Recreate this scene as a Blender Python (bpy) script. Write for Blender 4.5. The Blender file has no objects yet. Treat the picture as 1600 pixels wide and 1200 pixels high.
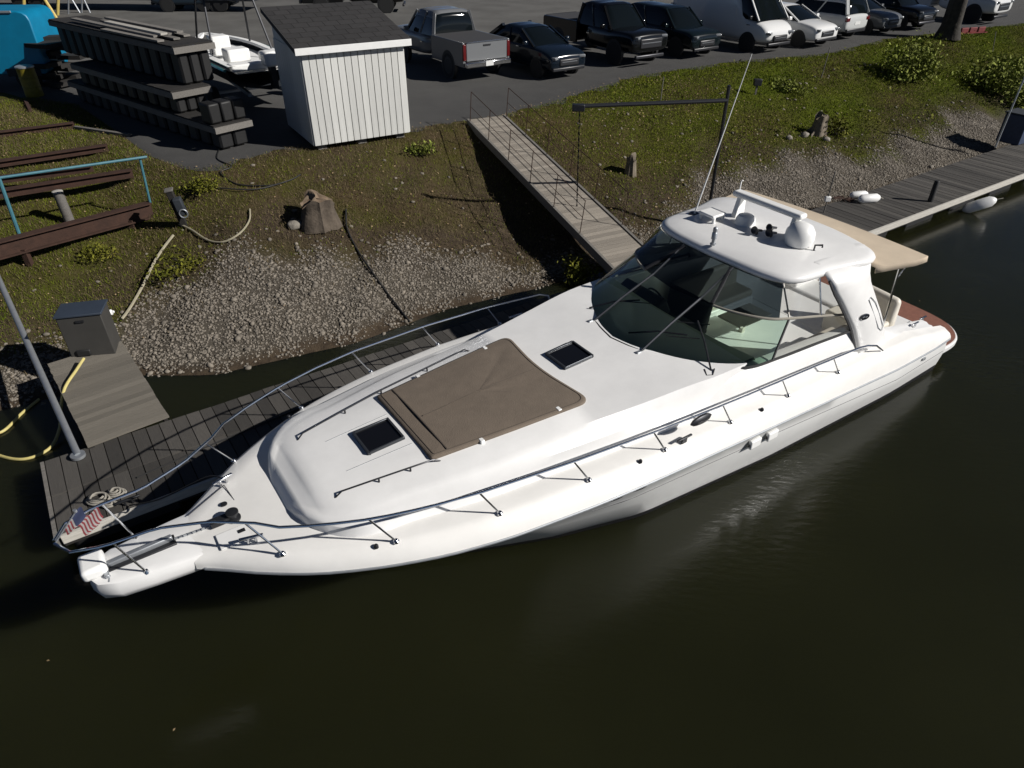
import bpy, bmesh, math, random
import numpy as np
from mathutils import Vector, Matrix
random.seed(7); RNG = np.random.default_rng(7)
S = bpy.context.scene; COL = S.collection
# ------------------------------------------------------------------ camera
F_PX, PITCH, CAM_H, ROLL = 1074.0, math.radians(35.19), 7.79, math.radians(0.26)
fw = np.array([0, math.cos(PITCH), -math.sin(PITCH)]); up0 = np.array([0, math.sin(PITCH), math.cos(PITCH)]); rt0 = np.array([1., 0, 0])
RT = rt0*math.cos(ROLL)+up0*math.sin(ROLL); UP = up0*math.cos(ROLL)-rt0*math.sin(ROLL)
CAM = np.array([0, 0, CAM_H])
cd = bpy.data.cameras.new('camera'); co = bpy.data.objects.new('camera', cd); COL.objects.link(co)
cd.sensor_width = 36.0; cd.lens = 36.0*F_PX/1600.0; cd.clip_end = 2000; cd.clip_start = 0.1
co.matrix_world = Matrix(((RT[0], UP[0], -fw[0], 0), (RT[1], UP[1], -fw[1], 0), (RT[2], UP[2], -fw[2], CAM_H), (0, 0, 0, 1)))
S.camera = co
# ------------------------------------------------------------------ sky, sun, exposure
SUN_AZ, SUN_EL = math.radians(-15), math.radians(32.5)
sd = Vector((math.cos(SUN_EL)*math.cos(SUN_AZ), math.cos(SUN_EL)*math.sin(SUN_AZ), math.sin(SUN_EL)))
w = bpy.data.worlds.new('World'); S.world = w; w.use_nodes = True
wn = w.node_tree.nodes; wl = w.node_tree.links
sky = wn.new('ShaderNodeTexSky'); sky.sky_type = 'NISHITA'; sky.sun_disc = False
sky.sun_elevation = SUN_EL; sky.sun_rotation = math.atan2(sd.x, sd.y); sky.air_density = 0.27; sky.dust_density = 0.1
wl.new(sky.outputs[0], wn['Background'].inputs[0]); wn['Background'].inputs[1].default_value = 0.05
sl = bpy.data.lights.new('sun', 'SUN'); sl.energy = 5.0; sl.angle = math.radians(0.55); sl.color = (1.0, 0.965, 0.92)
so = bpy.data.objects.new('sun', sl); COL.objects.link(so); so.rotation_euler = (-sd).to_track_quat('-Z', 'Y').to_euler(); so.location = (20, -5, 25)
S.view_settings.view_transform = 'Standard'; S.view_settings.look = 'None'; S.view_settings.gamma = 1.0
S.view_settings.exposure = 0.14; S.view_settings.use_curve_mapping = False
# ------------------------------------------------------------------ pixel helpers (photo is 1600x1200)
def ray(u, v): return fw+RT*(u-800)/F_PX+UP*(600-v)/F_PX
def at(u, v, z=0.0):
    d = ray(u, v); return CAM+d*((z-CAM_H)/d[2])
def aty(u, v, y):
    d = ray(u, v); return CAM+d*(y/d[1])
BX, BY, YAW = 0.932, 8.815, math.radians(214.42)
CY, SY = math.cos(YAW), math.sin(YAW)
def tob(p): return np.array([CY*(p[0]-BX)+SY*(p[1]-BY), -SY*(p[0]-BX)+CY*(p[1]-BY), p[2]])
def fromb(x, y, z=0.): return np.array([BX+CY*x-SY*y, BY+SY*x+CY*y, z])
def bt(u, v, z): return tob(at(u, v, z))
# ------------------------------------------------------------------ terrain (boat axes: x forward, t = metres inland)
_t0 = np.array([(-90, 4.4), (-25, 4.4), (-12, 4.6), (-8, 4.9), (-3.4, 5.35), (-1, 5.7), (1.4, 5.5), (4.3, 5.95), (5.4, 6.7), (12, 7.4), (60, 8)])
_te = np.array([(-90, 13), (-60, 13), (-43.7, 13.3), (-32, 14.5), (-26, 13.6), (-20.7, 14.67), (-15.2, 14.8), (-9.8, 13.25), (-7.1, 12.6), (-3.8, 12.95), (-.87, 13.2), (.5, 12.9), (1.2, 12.6), (2.5, 12.5), (3.2, 14.2), (4.1, 21.8), (6.2, 25.5), (12, 30), (60, 40)])
_tg = np.array([(-90, 6.5), (-25, 6.9), (-19, 6.1), (-13.4, 7.4), (-8, 6.2), (-5, 6.0), (-3.3, 6.7), (.2, 8.0), (2.2, 8.9), (4, 8.6), (6, 8.2), (60, 9)])
def T0(x): return np.interp(x, _t0[:, 0], _t0[:, 1])
def TE(x): return np.interp(x, _te[:, 0], _te[:, 1])
def TG(x): return np.interp(x, _tg[:, 0], _tg[:, 1])
def T1(x): return np.where(x > 2.4, np.interp(x, [2.4, 3.3, 4.6], [12.2, 13.6, 16.5]), np.minimum(TE(x)-0.3, 13.3))
def hz(x, t):
    s = (t-T0(x))/(T1(x)-T0(x)); wg = np.exp(-((x+4.6)/2.0)**2); g = (1-wg)*s*(1.32-.32*s)+wg*np.clip(s, 0, 1)**1.55
    z = np.where(s < 0, 2.0*1.32*s*1.2, np.where(s > 1, 2.0, 2.0*g))
    bump = .05*np.sin(x*1.9+np.sin(t*1.7))*np.sin(t*2.3+x*.7)+.03*np.sin(x*4.1+1)*np.sin(t*3.7)
    return np.where((s > 0) & (s < 1), z+bump*np.clip(s*8, 0, 1)*np.clip((1-s)*6, 0, 1), z)
def hw(p):
    b = tob((p[0], p[1], 0)); return float(hz(b[0], -b[1]))
def ground(u, v):
    d = ray(u, v); lo = 5.0; prev = lo
    for k in np.arange(5.0, 90.0, .15):
        p = CAM+d*k
        if p[2] < hw(p):
            a, b = prev, k
            for _ in range(18):
                m = (a+b)/2
                if (CAM+d*m)[2] < hw(CAM+d*m): b = m
                else: a = m
            return CAM+d*b
        prev = k
    return at(u, v, 2.0)
# ------------------------------------------------------------------ materials
MAT = {}
def pm(name, col, rough=.6, metal=0., var=.0, scale=8., bump=0., bscale=30., col2=None, coat=0., isl=0., objr=0., spec=.5):
    m = bpy.data.materials.new(name); m.use_nodes = True; n = m.node_tree.nodes; l = m.node_tree.links
    b = n['Principled BSDF']; b.inputs['Roughness'].default_value = rough; b.inputs['Metallic'].default_value = metal
    b.inputs['Coat Weight'].default_value = coat; b.inputs['Specular IOR Level'].default_value = spec
    b.inputs['Base Color'].default_value = (*col, 1)
    src = None; tc = n.new('ShaderNodeTexCoord')
    if var > 0 or col2:
        nz = n.new('ShaderNodeTexNoise'); nz.inputs['Scale'].default_value = scale; nz.inputs['Detail'].default_value = 6; nz.inputs['Roughness'].default_value = .65
        l.new(tc.outputs['Object'], nz.inputs['Vector'])
        cr = n.new('ShaderNodeValToRGB'); cr.color_ramp.elements[0].position = .3; cr.color_ramp.elements[1].position = .7
        c2 = col2 if col2 else tuple(min(1, c*(1+var)) for c in col); c1 = col if col2 else tuple(c*(1-var) for c in col)
        cr.color_ramp.elements[0].color = (*c1, 1); cr.color_ramp.elements[1].color = (*c2, 1)
        l.new(nz.outputs['Fac'], cr.inputs[0]); src = cr.outputs[0]
    def mul(src, out, amt):
        mr = n.new('ShaderNodeMapRange'); mr.inputs['To Min'].default_value = 1-amt; mr.inputs['To Max'].default_value = 1+amt; l.new(out, mr.inputs['Value'])
        mx = n.new('ShaderNodeMix'); mx.data_type = 'RGBA'; mx.blend_type = 'MULTIPLY'; mx.inputs['Factor'].default_value = 1
        if src: l.new(src, mx.inputs[6])
        else: mx.inputs[6].default_value = (*col, 1)
        l.new(mr.outputs[0], mx.inputs[7]); return mx.outputs[2]
    if isl: g = n.new('ShaderNodeNewGeometry'); src = mul(src, g.outputs['Random Per Island'], isl)
    if objr: o = n.new('ShaderNodeObjectInfo'); src = mul(src, o.outputs['Random'], objr)
    if src: l.new(src, b.inputs['Base Color'])
    if bump:
        n2 = n.new('ShaderNodeTexNoise'); n2.inputs['Scale'].default_value = bscale; n2.inputs['Detail'].default_value = 5; l.new(tc.outputs['Object'], n2.inputs['Vector'])
        bp = n.new('ShaderNodeBump'); bp.inputs['Strength'].default_value = bump; bp.inputs['Distance'].default_value = .02; l.new(n2.outputs['Fac'], bp.inputs['Height']); l.new(bp.outputs[0], b.inputs['Normal'])
    MAT[name] = m; return m
def wood(name, c1, c2, axis=0, objr=.25, rough=.85):
    m = pm(name, c1, rough, objr=objr, col2=c2, scale=3, bump=.35, bscale=14)
    n = m.node_tree.nodes; l = m.node_tree.links
    mp = n.new('ShaderNodeMapping'); sc = [14, 14, 14]; sc[axis] = 1.2; mp.inputs['Scale'].default_value = sc
    tc = [x for x in n if x.type == 'TEX_COORD'][0]; oi = n.new('ShaderNodeObjectInfo')
    ad = n.new('ShaderNodeVectorMath'); ad.operation = 'MULTIPLY_ADD'; ad.inputs[1].default_value = (13, 7, 5); l.new(oi.outputs['Random'], ad.inputs[0]); l.new(tc.outputs['Object'], ad.inputs[2])
    l.new(ad.outputs[0], mp.inputs['Vector'])
    for x in n:
        if x.type == 'TEX_NOISE': l.new(mp.outputs[0], x.inputs['Vector'])
    return m
def glassm(name, tint, refl=.06, rough=.02):
    m = bpy.data.materials.new(name); m.use_nodes = True; n = m.node_tree.nodes; l = m.node_tree.links; n.remove(n['Principled BSDF'])
    t = n.new('ShaderNodeBsdfTransparent'); t.inputs[0].default_value = (*tint, 1)
    g = n.new('ShaderNodeBsdfGlossy'); g.inputs['Roughness'].default_value = rough; g.inputs['Color'].default_value = (.9, .95, 1, 1)
    lw = n.new('ShaderNodeFresnel'); lw.inputs[0].default_value = 1.5
    mx = n.new('ShaderNodeMixShader'); l.new(lw.outputs[0], mx.inputs[0]); l.new(t.outputs[0], mx.inputs[1]); l.new(g.outputs[0], mx.inputs[2])
    l.new(mx.outputs[0], n['Material Output'].inputs[0]); MAT[name] = m; return m
pm('gelcoat', (.745, .74, .725), .34, var=.045, scale=2.2, coat=.15, bump=.04, bscale=5)
pm('cream_gelcoat', (.755, .742, .71), .34, var=.045, scale=2.0, coat=.15)
pm('hull_white', (.82, .82, .80), .25, var=.05, scale=1.2, coat=.3)
pm('bottom_black', (.012, .012, .014), .45)
pm('taupe_canvas', (0.139, 0.1103, 0.08371), .9, var=.10, scale=5, bump=.25, bscale=60)
pm('taupe_piping', (0.082, 0.0656, 0.05084), .9, var=.1)
pm('tan_canvas', (0.5266, 0.4364, 0.326), .9, var=.06, scale=3, bump=.15, bscale=40)
pm('stainless', (.62, .63, .65), .18, 1.0)
pm('dark_steel', (.035, .036, .040), .4, .6)
pm('galvanised', (.40, .42, .44), .45, .7, var=.1)
pm('black_rubber', (.012, .012, .012), .6)
pm('black_plastic', (.018, .018, .02), .4)
pm('charcoal_mesh', (.035, .035, .038), .8, var=.2, scale=30)
pm('white_plastic', (.78, .78, .76), .4, var=.04)
pm('offwhite_vinyl', (.66, .62, .54), .5, var=.05, scale=4)
pm('frame_beige', (.26, .24, .20), .5, var=.05); pm('beige_vinyl', (.50, .46, .38), .55, var=.05, scale=4)
pm('dash_vinyl', (.60, .62, .50), .6, var=.06, scale=3)
pm('carpet', (.20, .17, .13), .95, var=.15, scale=20)
pm('teak', (.20, .083, .055), .7, var=.18, scale=9)
pm('interior_shade', (.02, .02, .022), .7)  # near-black colour that carries the shade under the hardtop
glassm('green_glass', (.46, .60, .51)); glassm('clear_vinyl', (.78, .79, .77)); glassm('dark_glass', (.045, .06, .068))
pm('black_acrylic', (.006, .006, .007), .08, coat=.5)
wood('grey_plank', (0.0375, 0.034, 0.03), (0.075, 0.069, 0.061), 1, .42)
wood('weathered_deck', (0.1794, 0.157, 0.1301), (0.296, 0.2646, 0.2198), 1, .2)
wood('bleached_deck', (0.09765, 0.08789, 0.07161), (0.1628, 0.1465, 0.1204), 1, .2)
wood('brown_plank', (0.085, 0.05, 0.0325), (0.13, 0.0825, 0.055), 1, .15)
wood('dark_timber', (0.0084, 0.0075, 0.0066), (0.018, 0.0156, 0.0135), 0, .3)
wood('pale_board', (0.342, 0.3249, 0.285), (0.4788, 0.456, 0.4104), 0, .15)
wood('grey_timber', (0.1044, 0.09744, 0.087), (0.1914, 0.1783, 0.161), 0, .2)
pm('siding_white', (0.54, 0.54, 0.512), .6, objr=.07, var=.08, scale=3)
pm('fascia_white', (.72, .72, .70), .5, var=.04)
pm('roof_felt', (0.0341, 0.03286, 0.03224), .95, var=.3, scale=3, bump=.3, bscale=50)
pm('shingle', (0.02232, 0.02108, 0.02108), .95, var=.25, scale=6, bump=.4, bscale=60, objr=.16)
pm('mullion_grey', (.055, .06, .068), .35, .5)
pm('rust', (0.03094, 0.01444, 0.009075), .85, .2, col2=(0.05775, 0.02681, 0.0165), scale=6, bump=.3)
pm('blue_paint', (0.036, 0.12, 0.156), .5, col2=(0.06, 0.18, 0.216), scale=5)
pm('blue_shell', (0, 0.1521, 0.2782), .45, var=.12, scale=2)
pm('yellow_paint', (.52, .40, .12), .5, var=.2)
pm('olive_drum', (.16, .13, .012), .5, var=.3)
pm('yellow_hose', (0.496, 0.424, 0.16), .5, var=.1)
pm('pale_hose', (0.294, 0.266, 0.189), .6, var=.15)
pm('rope_white', (0.27, 0.252, 0.216), .9, var=.3, scale=60)
pm('black_float', (0.00462, 0.00462, 0.004813), .6, var=.3, scale=5, objr=.5)
pm('stump_bark', (0.045, 0.0342, 0.0247), .95, col2=(0.1125, 0.0893, 0.0665), scale=4, bump=.9, bscale=14)
pm('stump_wood', (0.216, 0.162, 0.108), .9, col2=(0.12, 0.078, 0.048), scale=7, bump=.5, bscale=15)
pm('driftwood', (0.21, 0.1785, 0.133), .9, col2=(0.119, 0.0945, 0.0665), scale=6, bump=.6, bscale=12)
pm('bark', (0.021, 0.018, 0.0156), .95, col2=(0.054, 0.048, 0.039), scale=6, bump=1., bscale=10)
pm('stone', (0.1585, 0.1381, 0.1118), .9, isl=.34, var=.2, scale=9)
pm('rock', (0.169, 0.1527, 0.1268), .9, col2=(0.26, 0.234, 0.195), scale=8, bump=.5)
pm('grass', (0.08064, 0.12, 0.00864), .9, isl=.45, col2=(0.1411, 0.153, 0.01584), scale=.9, spec=.05)
pm('dry_grass', (0.129, 0.09487, 0.04554), .85, isl=.5, col2=(0.07969, 0.06072, 0.02732), scale=1.2)
pm('dead_leaf', (0.27, 0.2025, 0.1125), .8, isl=.6, col2=(0.195, 0.1237, 0.06375), scale=3)
pm('bush_leaf', (0.1046, 0.1375, 0.01794), .8, isl=.55, col2=(0.2018, 0.2168, 0.04485), scale=2.5, spec=.2)
pm('weed_leaf', (0.0765, 0.09, 0.0072), .8, isl=.5, col2=(0.126, 0.117, 0.0144), scale=3, spec=.2)
pm('asphalt', (0.03672, 0.0359, 0.03482), .95, col2=(0.05032, 0.04896, 0.04678), scale=1.4, bump=.5, bscale=90)
pm('tyre', (.014, .014, .014), .8); pm('rim', (.30, .31, .32), .35, .8); pm('dark_rim', (.06, .06, .065), .4, .7)
pm('car_glass', (.004, .006, .007), .08, spec=.35)
for nm, c in (('silver', (.15, .155, .16)), ('navy', (.005, .009, .015)), ('black', (.004, .0045, .005)), ('white', (.66, .66, .65)), ('greymet', (.12, .125, .13)), ('teal_black', (.005, .009, .011)), ('pearl', (.50, .51, .50)), ('darkblue', (.016, .03, .045))):
    pm('paint_'+nm, c, .16, coat=.2, metal=0., spec=.4)
pm('headlamp', (.20, .21, .22), .15, coat=.5); pm('taillamp', (.09, .004, .004), .25, coat=.3); pm('chrome', (.6, .6, .6), .12, 1.)
pm('plate', (.62, .62, .60), .5); pm('red_plastic', (.13, .008, .008), .7, var=.4); pm('concrete', (0.16, 0.15, 0.135), .95, var=.25, scale=5)
pm('flag_red', (.20, .035, .04), .9); pm('flag_white', (.34, .32, .31), .9); pm('flag_blue', (.03, .04, .09), .9)
pm('teal_gel', (.03, .15, .13), .3, coat=.5); pm('dark_cover', (.02, .025, .032), .8, var=.3)
pm('blue_tarp', (.02, .035, .075), .6, var=.2); pm('grey_lid', (0.0375, 0.0354, 0.0315), .75, var=.12, scale=3); pm('blue_lid', (0.0275, 0.0375, 0.055), .6, var=.1, scale=3)
# ------------------------------------------------------------------ mesh builder
class MB:
    def __init__(s): s.v = []; s.f = []
    def add(s, vs, fs):
        k = len(s.v); s.v += [tuple(map(float, p)) for p in vs]; s.f += [tuple(i+k for i in q) for q in fs]; return s
    def box(s, c, d, rz=0., rx=0., ry=0.):
        R = Matrix.Rotation(rz, 3, 'Z') @ Matrix.Rotation(ry, 3, 'Y') @ Matrix.Rotation(rx, 3, 'X'); h = [x/2 for x in d]
        vs = [Vector(c)+R @ Vector((sx*h[0], sy*h[1], sz*h[2])) for sx in (-1, 1) for sy in (-1, 1) for sz in (-1, 1)]
        return s.add(vs, [(0, 1, 3, 2), (4, 6, 7, 5), (0, 4, 5, 1), (2, 3, 7, 6), (0, 2, 6, 4), (1, 5, 7, 3)])
    def bar(s, p, q, wd, ht, upv=(0, 0, 1)):
        p, q = Vector(p), Vector(q); d = (q-p).normalized(); n = d.cross(Vector(upv))
        if n.length < 1e-4: n = d.cross(Vector((1, 0, 0)))
        n.normalize(); b = n.cross(d)
        vs = [o+n*(sx*wd/2)+b*(sz*ht/2) for o in (p, q) for sx in (-1, 1) for sz in (-1, 1)]
        return s.add(vs, [(0, 1, 3, 2), (4, 6, 7, 5), (0, 4, 5, 1), (2, 3, 7, 6), (0, 2, 6, 4), (1, 5, 7, 3)])
    def tube(s, pts, r, seg=8, closed=False):
        P = [Vector(p) for p in pts]; n = len(P); rr = r if hasattr(r, '__len__') else [r]*n; rings = []; nrm = None
        for i in range(n):
            a = P[(i-1) % n] if (closed or i > 0) else P[i]; b = P[(i+1) % n] if (closed or i < n-1) else P[i]
            d = (b-a).normalized()
            if nrm is None: nrm = d.orthogonal().normalized()
            nrm = (nrm-d*nrm.dot(d)); nrm = nrm.normalized() if nrm.length > 1e-6 else d.orthogonal().normalized()
            bi = d.cross(nrm)
            rings.append([P[i]+(nrm*math.cos(2*math.pi*k/seg)+bi*math.sin(2*math.pi*k/seg))*rr[i] for k in range(seg)])
        return s.loft(rings, cap=not closed, wrap=closed)
    def loft(s, rings, cap=False, wrap=False, ring_closed=True, flip=False):
        m = len(rings[0]); k = len(s.v); fs = []
        for r in rings: s.v += [tuple(map(float, p)) for p in r]
        nr = len(rings)
        for i in range(nr if wrap else nr-1):
            for j in range(m if ring_closed else m-1):
                a = k+i*m+j; b = k+i*m+(j+1) % m; c = k+((i+1) % nr)*m+(j+1) % m; d = k+((i+1) % nr)*m+j
                fs.append((a, d, c, b) if flip else (a, b, c, d))
        if cap: fs += [tuple(k+j for j in range(m))[::-1], tuple(k+(nr-1)*m+j for j in range(m))]
        s.f += fs; return s
    def lathe(s, prof, seg=20, c=(0, 0, 0), M=None):
        rings = [[Vector((r*math.cos(2*math.pi*k/seg), r*math.sin(2*math.pi*k/seg), z)) for k in range(seg)] for r, z in prof]
        if M is not None: rings = [[M @ p for p in r] for r in rings]
        return s.loft([[Vector(c)+p for p in r] for r in rings], cap=True)
    def prism(s, poly, z0, z1):
        n = len(poly); return s.add([(x, y, z0) for x, y in poly]+[(x, y, z1) for x, y in poly], [tuple(range(n))[::-1], tuple(range(n, 2*n))]+[(i, (i+1) % n, n+(i+1) % n, n+i) for i in range(n)])
    def mesh(s, name, mat, smooth=35):
        me = bpy.data.meshes.new(name); me.from_pydata(s.v, [], s.f); bm = bmesh.new(); bm.from_mesh(me)
        bmesh.ops.remove_doubles(bm, verts=bm.verts, dist=1e-5); bmesh.ops.recalc_face_normals(bm, faces=bm.faces); bm.to_mesh(me); bm.free()
        me.materials.append(MAT[mat])
        if smooth:
            me.polygons.foreach_set('use_smooth', [True]*len(me.polygons)); me.set_sharp_from_angle(angle=math.radians(smooth))
        return me
    def build(s, name, mat, parent=None, smooth=35, bevel=0., seg=2, sub=0, solid=0.):
        return link(name, s.mesh(name, mat, smooth), parent, bevel, seg, sub, solid)
def link(name, me, parent=None, bevel=0., seg=2, sub=0, solid=0.):
    o = bpy.data.objects.new(name, me); COL.objects.link(o)
    if parent is not None: o.parent = parent
    if solid: md = o.modifiers.new('s', 'SOLIDIFY'); md.thickness = solid; md.offset = -1
    if bevel: md = o.modifiers.new('b', 'BEVEL'); md.width = bevel; md.segments = seg; md.limit_method = 'ANGLE'; md.angle_limit = math.radians(40)
    if sub: md = o.modifiers.new('u', 'SUBSURF'); md.levels = sub; md.render_levels = sub
    return o
LABELS = {}
def tag(o, label, cat, group=None):
    o['label'] = label; o['category'] = cat
    if group: o['group'] = group
    return o
def thing(name, label, cat, loc=(0, 0, 0), rz=0., group=None):
    o = bpy.data.objects.new(name, None); COL.objects.link(o); o.empty_display_size = .2
    o.location = loc; o.rotation_euler = (0, 0, rz); return tag(o, label, cat, group)
def struct(o, kind='structure'): o['kind'] = kind; return o
def dup(root, label, loc=None, rz=None):
    r = root.copy(); COL.objects.link(r); r['label'] = label
    if loc is not None: r.location = loc
    if rz is not None: r.rotation_euler = (0, 0, rz)
    for ch in list(root.children):
        c = ch.copy(); COL.objects.link(c); c.parent = r
        for g in ch.children:
            d = g.copy(); COL.objects.link(d); d.parent = c
    return r
def numpy_mesh(name, verts, loops_per, nface, mat, parent=None):
    me = bpy.data.meshes.new(name); me.vertices.add(len(verts)); me.vertices.foreach_set('co', np.asarray(verts, np.float32).ravel())
    return me
def mesh_np(name, verts, faces, mat, smooth=False):
    verts = np.asarray(verts, np.float32); faces = np.asarray(faces, np.int32); nf, k = faces.shape
    me = bpy.data.meshes.new(name); me.vertices.add(len(verts)); me.vertices.foreach_set('co', verts.ravel())
    me.loops.add(nf*k); me.loops.foreach_set('vertex_index', faces.ravel()); me.polygons.add(nf)
    me.polygons.foreach_set('loop_start', np.arange(0, nf*k, k, dtype=np.int32)); me.polygons.foreach_set('loop_total', np.full(nf, k, np.int32))
    if smooth: me.polygons.foreach_set('use_smooth', np.ones(nf, bool))
    me.materials.append(MAT[mat]); me.update(calc_edges=True); me.validate(); return me
# ================================================================== THE SETTING
def water_mat():
    m = pm('water', (.0085, .0095, .0042), .17, spec=.5); n = m.node_tree.nodes; l = m.node_tree.links; b = n['Principled BSDF']; b.inputs['IOR'].default_value = 1.33; b.subsurface_method = 'BURLEY'; b.inputs['Subsurface Weight'].default_value = 1.0; b.inputs['Subsurface Radius'].default_value = (1.0, .9, .5); b.inputs['Subsurface Scale'].default_value = .9
    tc = [x for x in n if x.type == 'TEX_COORD'][0]; mp = n.new('ShaderNodeMapping'); mp.inputs['Rotation'].default_value = (0, 0, math.radians(25)); mp.inputs['Scale'].default_value = (2.6, 6.5, 1)
    l.new(tc.outputs['Object'], mp.inputs['Vector'])
    a = n.new('ShaderNodeTexNoise'); a.inputs['Scale'].default_value = 1.6; a.inputs['Detail'].default_value = 4; l.new(mp.outputs[0], a.inputs['Vector'])
    c = n.new('ShaderNodeTexNoise'); c.inputs['Scale'].default_value = .35; c.inputs['Detail'].default_value = 2; l.new(tc.outputs['Object'], c.inputs['Vector'])
    mr = n.new('ShaderNodeMapRange'); mr.inputs['From Min'].default_value = .42; mr.inputs['From Max'].default_value = .68; mr.inputs['To Min'].default_value = .30; mr.inputs['To Max'].default_value = 1.; l.new(c.outputs['Fac'], mr.inputs['Value'])
    mu = n.new('ShaderNodeMath'); mu.operation = 'MULTIPLY'; l.new(a.outputs['Fac'], mu.inputs[0]); l.new(mr.outputs[0], mu.inputs[1])
    bp = n.new('ShaderNodeBump'); bp.inputs['Strength'].default_value = .30; bp.inputs['Distance'].default_value = .035; l.new(mu.outputs[0], bp.inputs['Height']); l.new(bp.outputs[0], b.inputs['Normal'])
    cr = n.new('ShaderNodeValToRGB'); cr.color_ramp.elements[0].color = (.0082, .0088, .0034, 1); cr.color_ramp.elements[1].color = (.0145, .0152, .006, 1); l.new(c.outputs['Fac'], cr.inputs[0]); l.new(cr.outputs[0], b.inputs['Base Color'])
water_mat()
struct(link('water', MB().add([(-300, -150, 0), (300, -150, 0), (300, 300, 0), (-300, 300, 0)], [(0, 1, 2, 3)]).mesh('water', 'water', 0)))
# bank and yard: one sheet
def ground_mat():
    m = pm('bank_ground', (.1, .1, .1), .95, spec=.08); n = m.node_tree.nodes; l = m.node_tree.links; b = n['Principled BSDF']; tc = [x for x in n if x.type == 'TEX_COORD'][0]
    def noise(s, d=6):
        x = n.new('ShaderNodeTexNoise'); x.inputs['Scale'].default_value = s; x.inputs['Detail'].default_value = d; x.inputs['Roughness'].default_value = .7; l.new(tc.outputs['Object'], x.inputs['Vector']); return x.outputs['Fac']
    def ramp(fac, p0, c0, p1, c1):
        r = n.new('ShaderNodeValToRGB'); r.color_ramp.elements[0].position = p0; r.color_ramp.elements[1].position = p1; r.color_ramp.elements[0].color = (*c0, 1); r.color_ramp.elements[1].color = (*c1, 1); l.new(fac, r.inputs[0]); return r.outputs[0]
    def mix(f, a, c):
        x = n.new('ShaderNodeMix'); x.data_type = 'RGBA'; l.new(f, x.inputs[0]); l.new(a, x.inputs[6]); l.new(c, x.inputs[7]); return x.outputs[2]
    at_ = n.new('ShaderNodeAttribute'); at_.attribute_name = 'zone'; sep = n.new('ShaderNodeSeparateColor'); l.new(at_.outputs['Color'], sep.inputs[0])
    turf = ramp(noise(1.1), .38, (.064, .045, .023), .62, (.054, .050, .012))
    gravel = ramp(noise(18), .3, (.04, .035, .028), .7, (.115, .10, .08))
    soil = ramp(noise(5), .3, (.03, .022, .016), .7, (.08, .06, .04))
    lawn = ramp(noise(.8), .35, (.050, .065, .005), .65, (.076, .096, .007)); c = mix(sep.outputs[2], turf, lawn); c = mix(sep.outputs[0], c, gravel); c = mix(sep.outputs[1], c, soil); l.new(c, b.inputs['Base Color'])
    bp = n.new('ShaderNodeBump'); bp.inputs['Strength'].default_value = .8; bp.inputs['Distance'].default_value = .04; l.new(noise(22), bp.inputs['Height']); l.new(bp.outputs[0], b.inputs['Normal'])
ground_mat()
xs = np.concatenate([[-250, -160, -110, -80, -60], np.arange(-48, 13.01, .3), [16, 22, 32, 50, 90, 160, 250]])
ts = np.concatenate([[-1, 1, 2.5], np.arange(3.6, 16.01, .18), np.arange(17, 31, 1.), [36, 45, 60, 90, 140, 260]])
def soft(a, b, x): return np.clip((x-a)/(b-a), 0, 1)
patch_ = lambda x, t: np.clip(.5+.7*np.sin(x*1.7+1.3*np.sin(t*1.1))*np.sin(t*1.5+.6*x), 0, 1)
GX, GT = np.meshgrid(xs, ts, indexing='ij'); GZ = hz(GX, GT)
wob = .35*np.sin(GX*1.3)+.25*np.sin(GX*3.1+GT)+.2*np.sin(GX*5.7+GT*3)
gravel_amt = 1-soft(TG(GX)-.35, TG(GX)+.45, GT+wob)
soil_amt = np.clip(.45*soft(-6.5, -4.5, GX)*soft(3.5, 1.5, GX)*(patch_(GX, GT))+1.2*soft(.45, .1, GT-T0(GX))+np.exp(-((GT-TG(GX)-.6-wob)/.9)**2)*.8+.5*soft(-2, -5, GX)*soft(-9, -7, GX)*(GT < 11), 0, 1)*(1-gravel_amt*.6*(GT > T0(GX)+.4))
vx = BX+CY*GX+SY*GT; vy = BY+SY*GX-CY*GT
nx_, nt_ = GX.shape; idx = np.arange(nx_*nt_).reshape(nx_, nt_)
gf = np.stack([idx[:-1, :-1].ravel(), idx[1:, :-1].ravel(), idx[1:, 1:].ravel(), idx[:-1, 1:].ravel()], 1)
gme = mesh_np('ground', np.stack([vx.ravel(), vy.ravel(), GZ.ravel()], 1), gf, 'bank_ground', True)
ca = gme.attributes.new('zone', 'FLOAT_COLOR', 'POINT'); ca.data.foreach_set('color', np.stack([gravel_amt.ravel(), soil_amt.ravel(), (soft(-9, -15, GX)*np.clip(.55+.6*np.sin(GX*.7+GT)*np.sin(GT*.9), 0, 1)+.25*soft(2, 5, GX)).clip(0, 1).ravel(), np.ones(GX.size)], 1).astype(np.float32).ravel())
struct(link('ground', gme))
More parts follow.
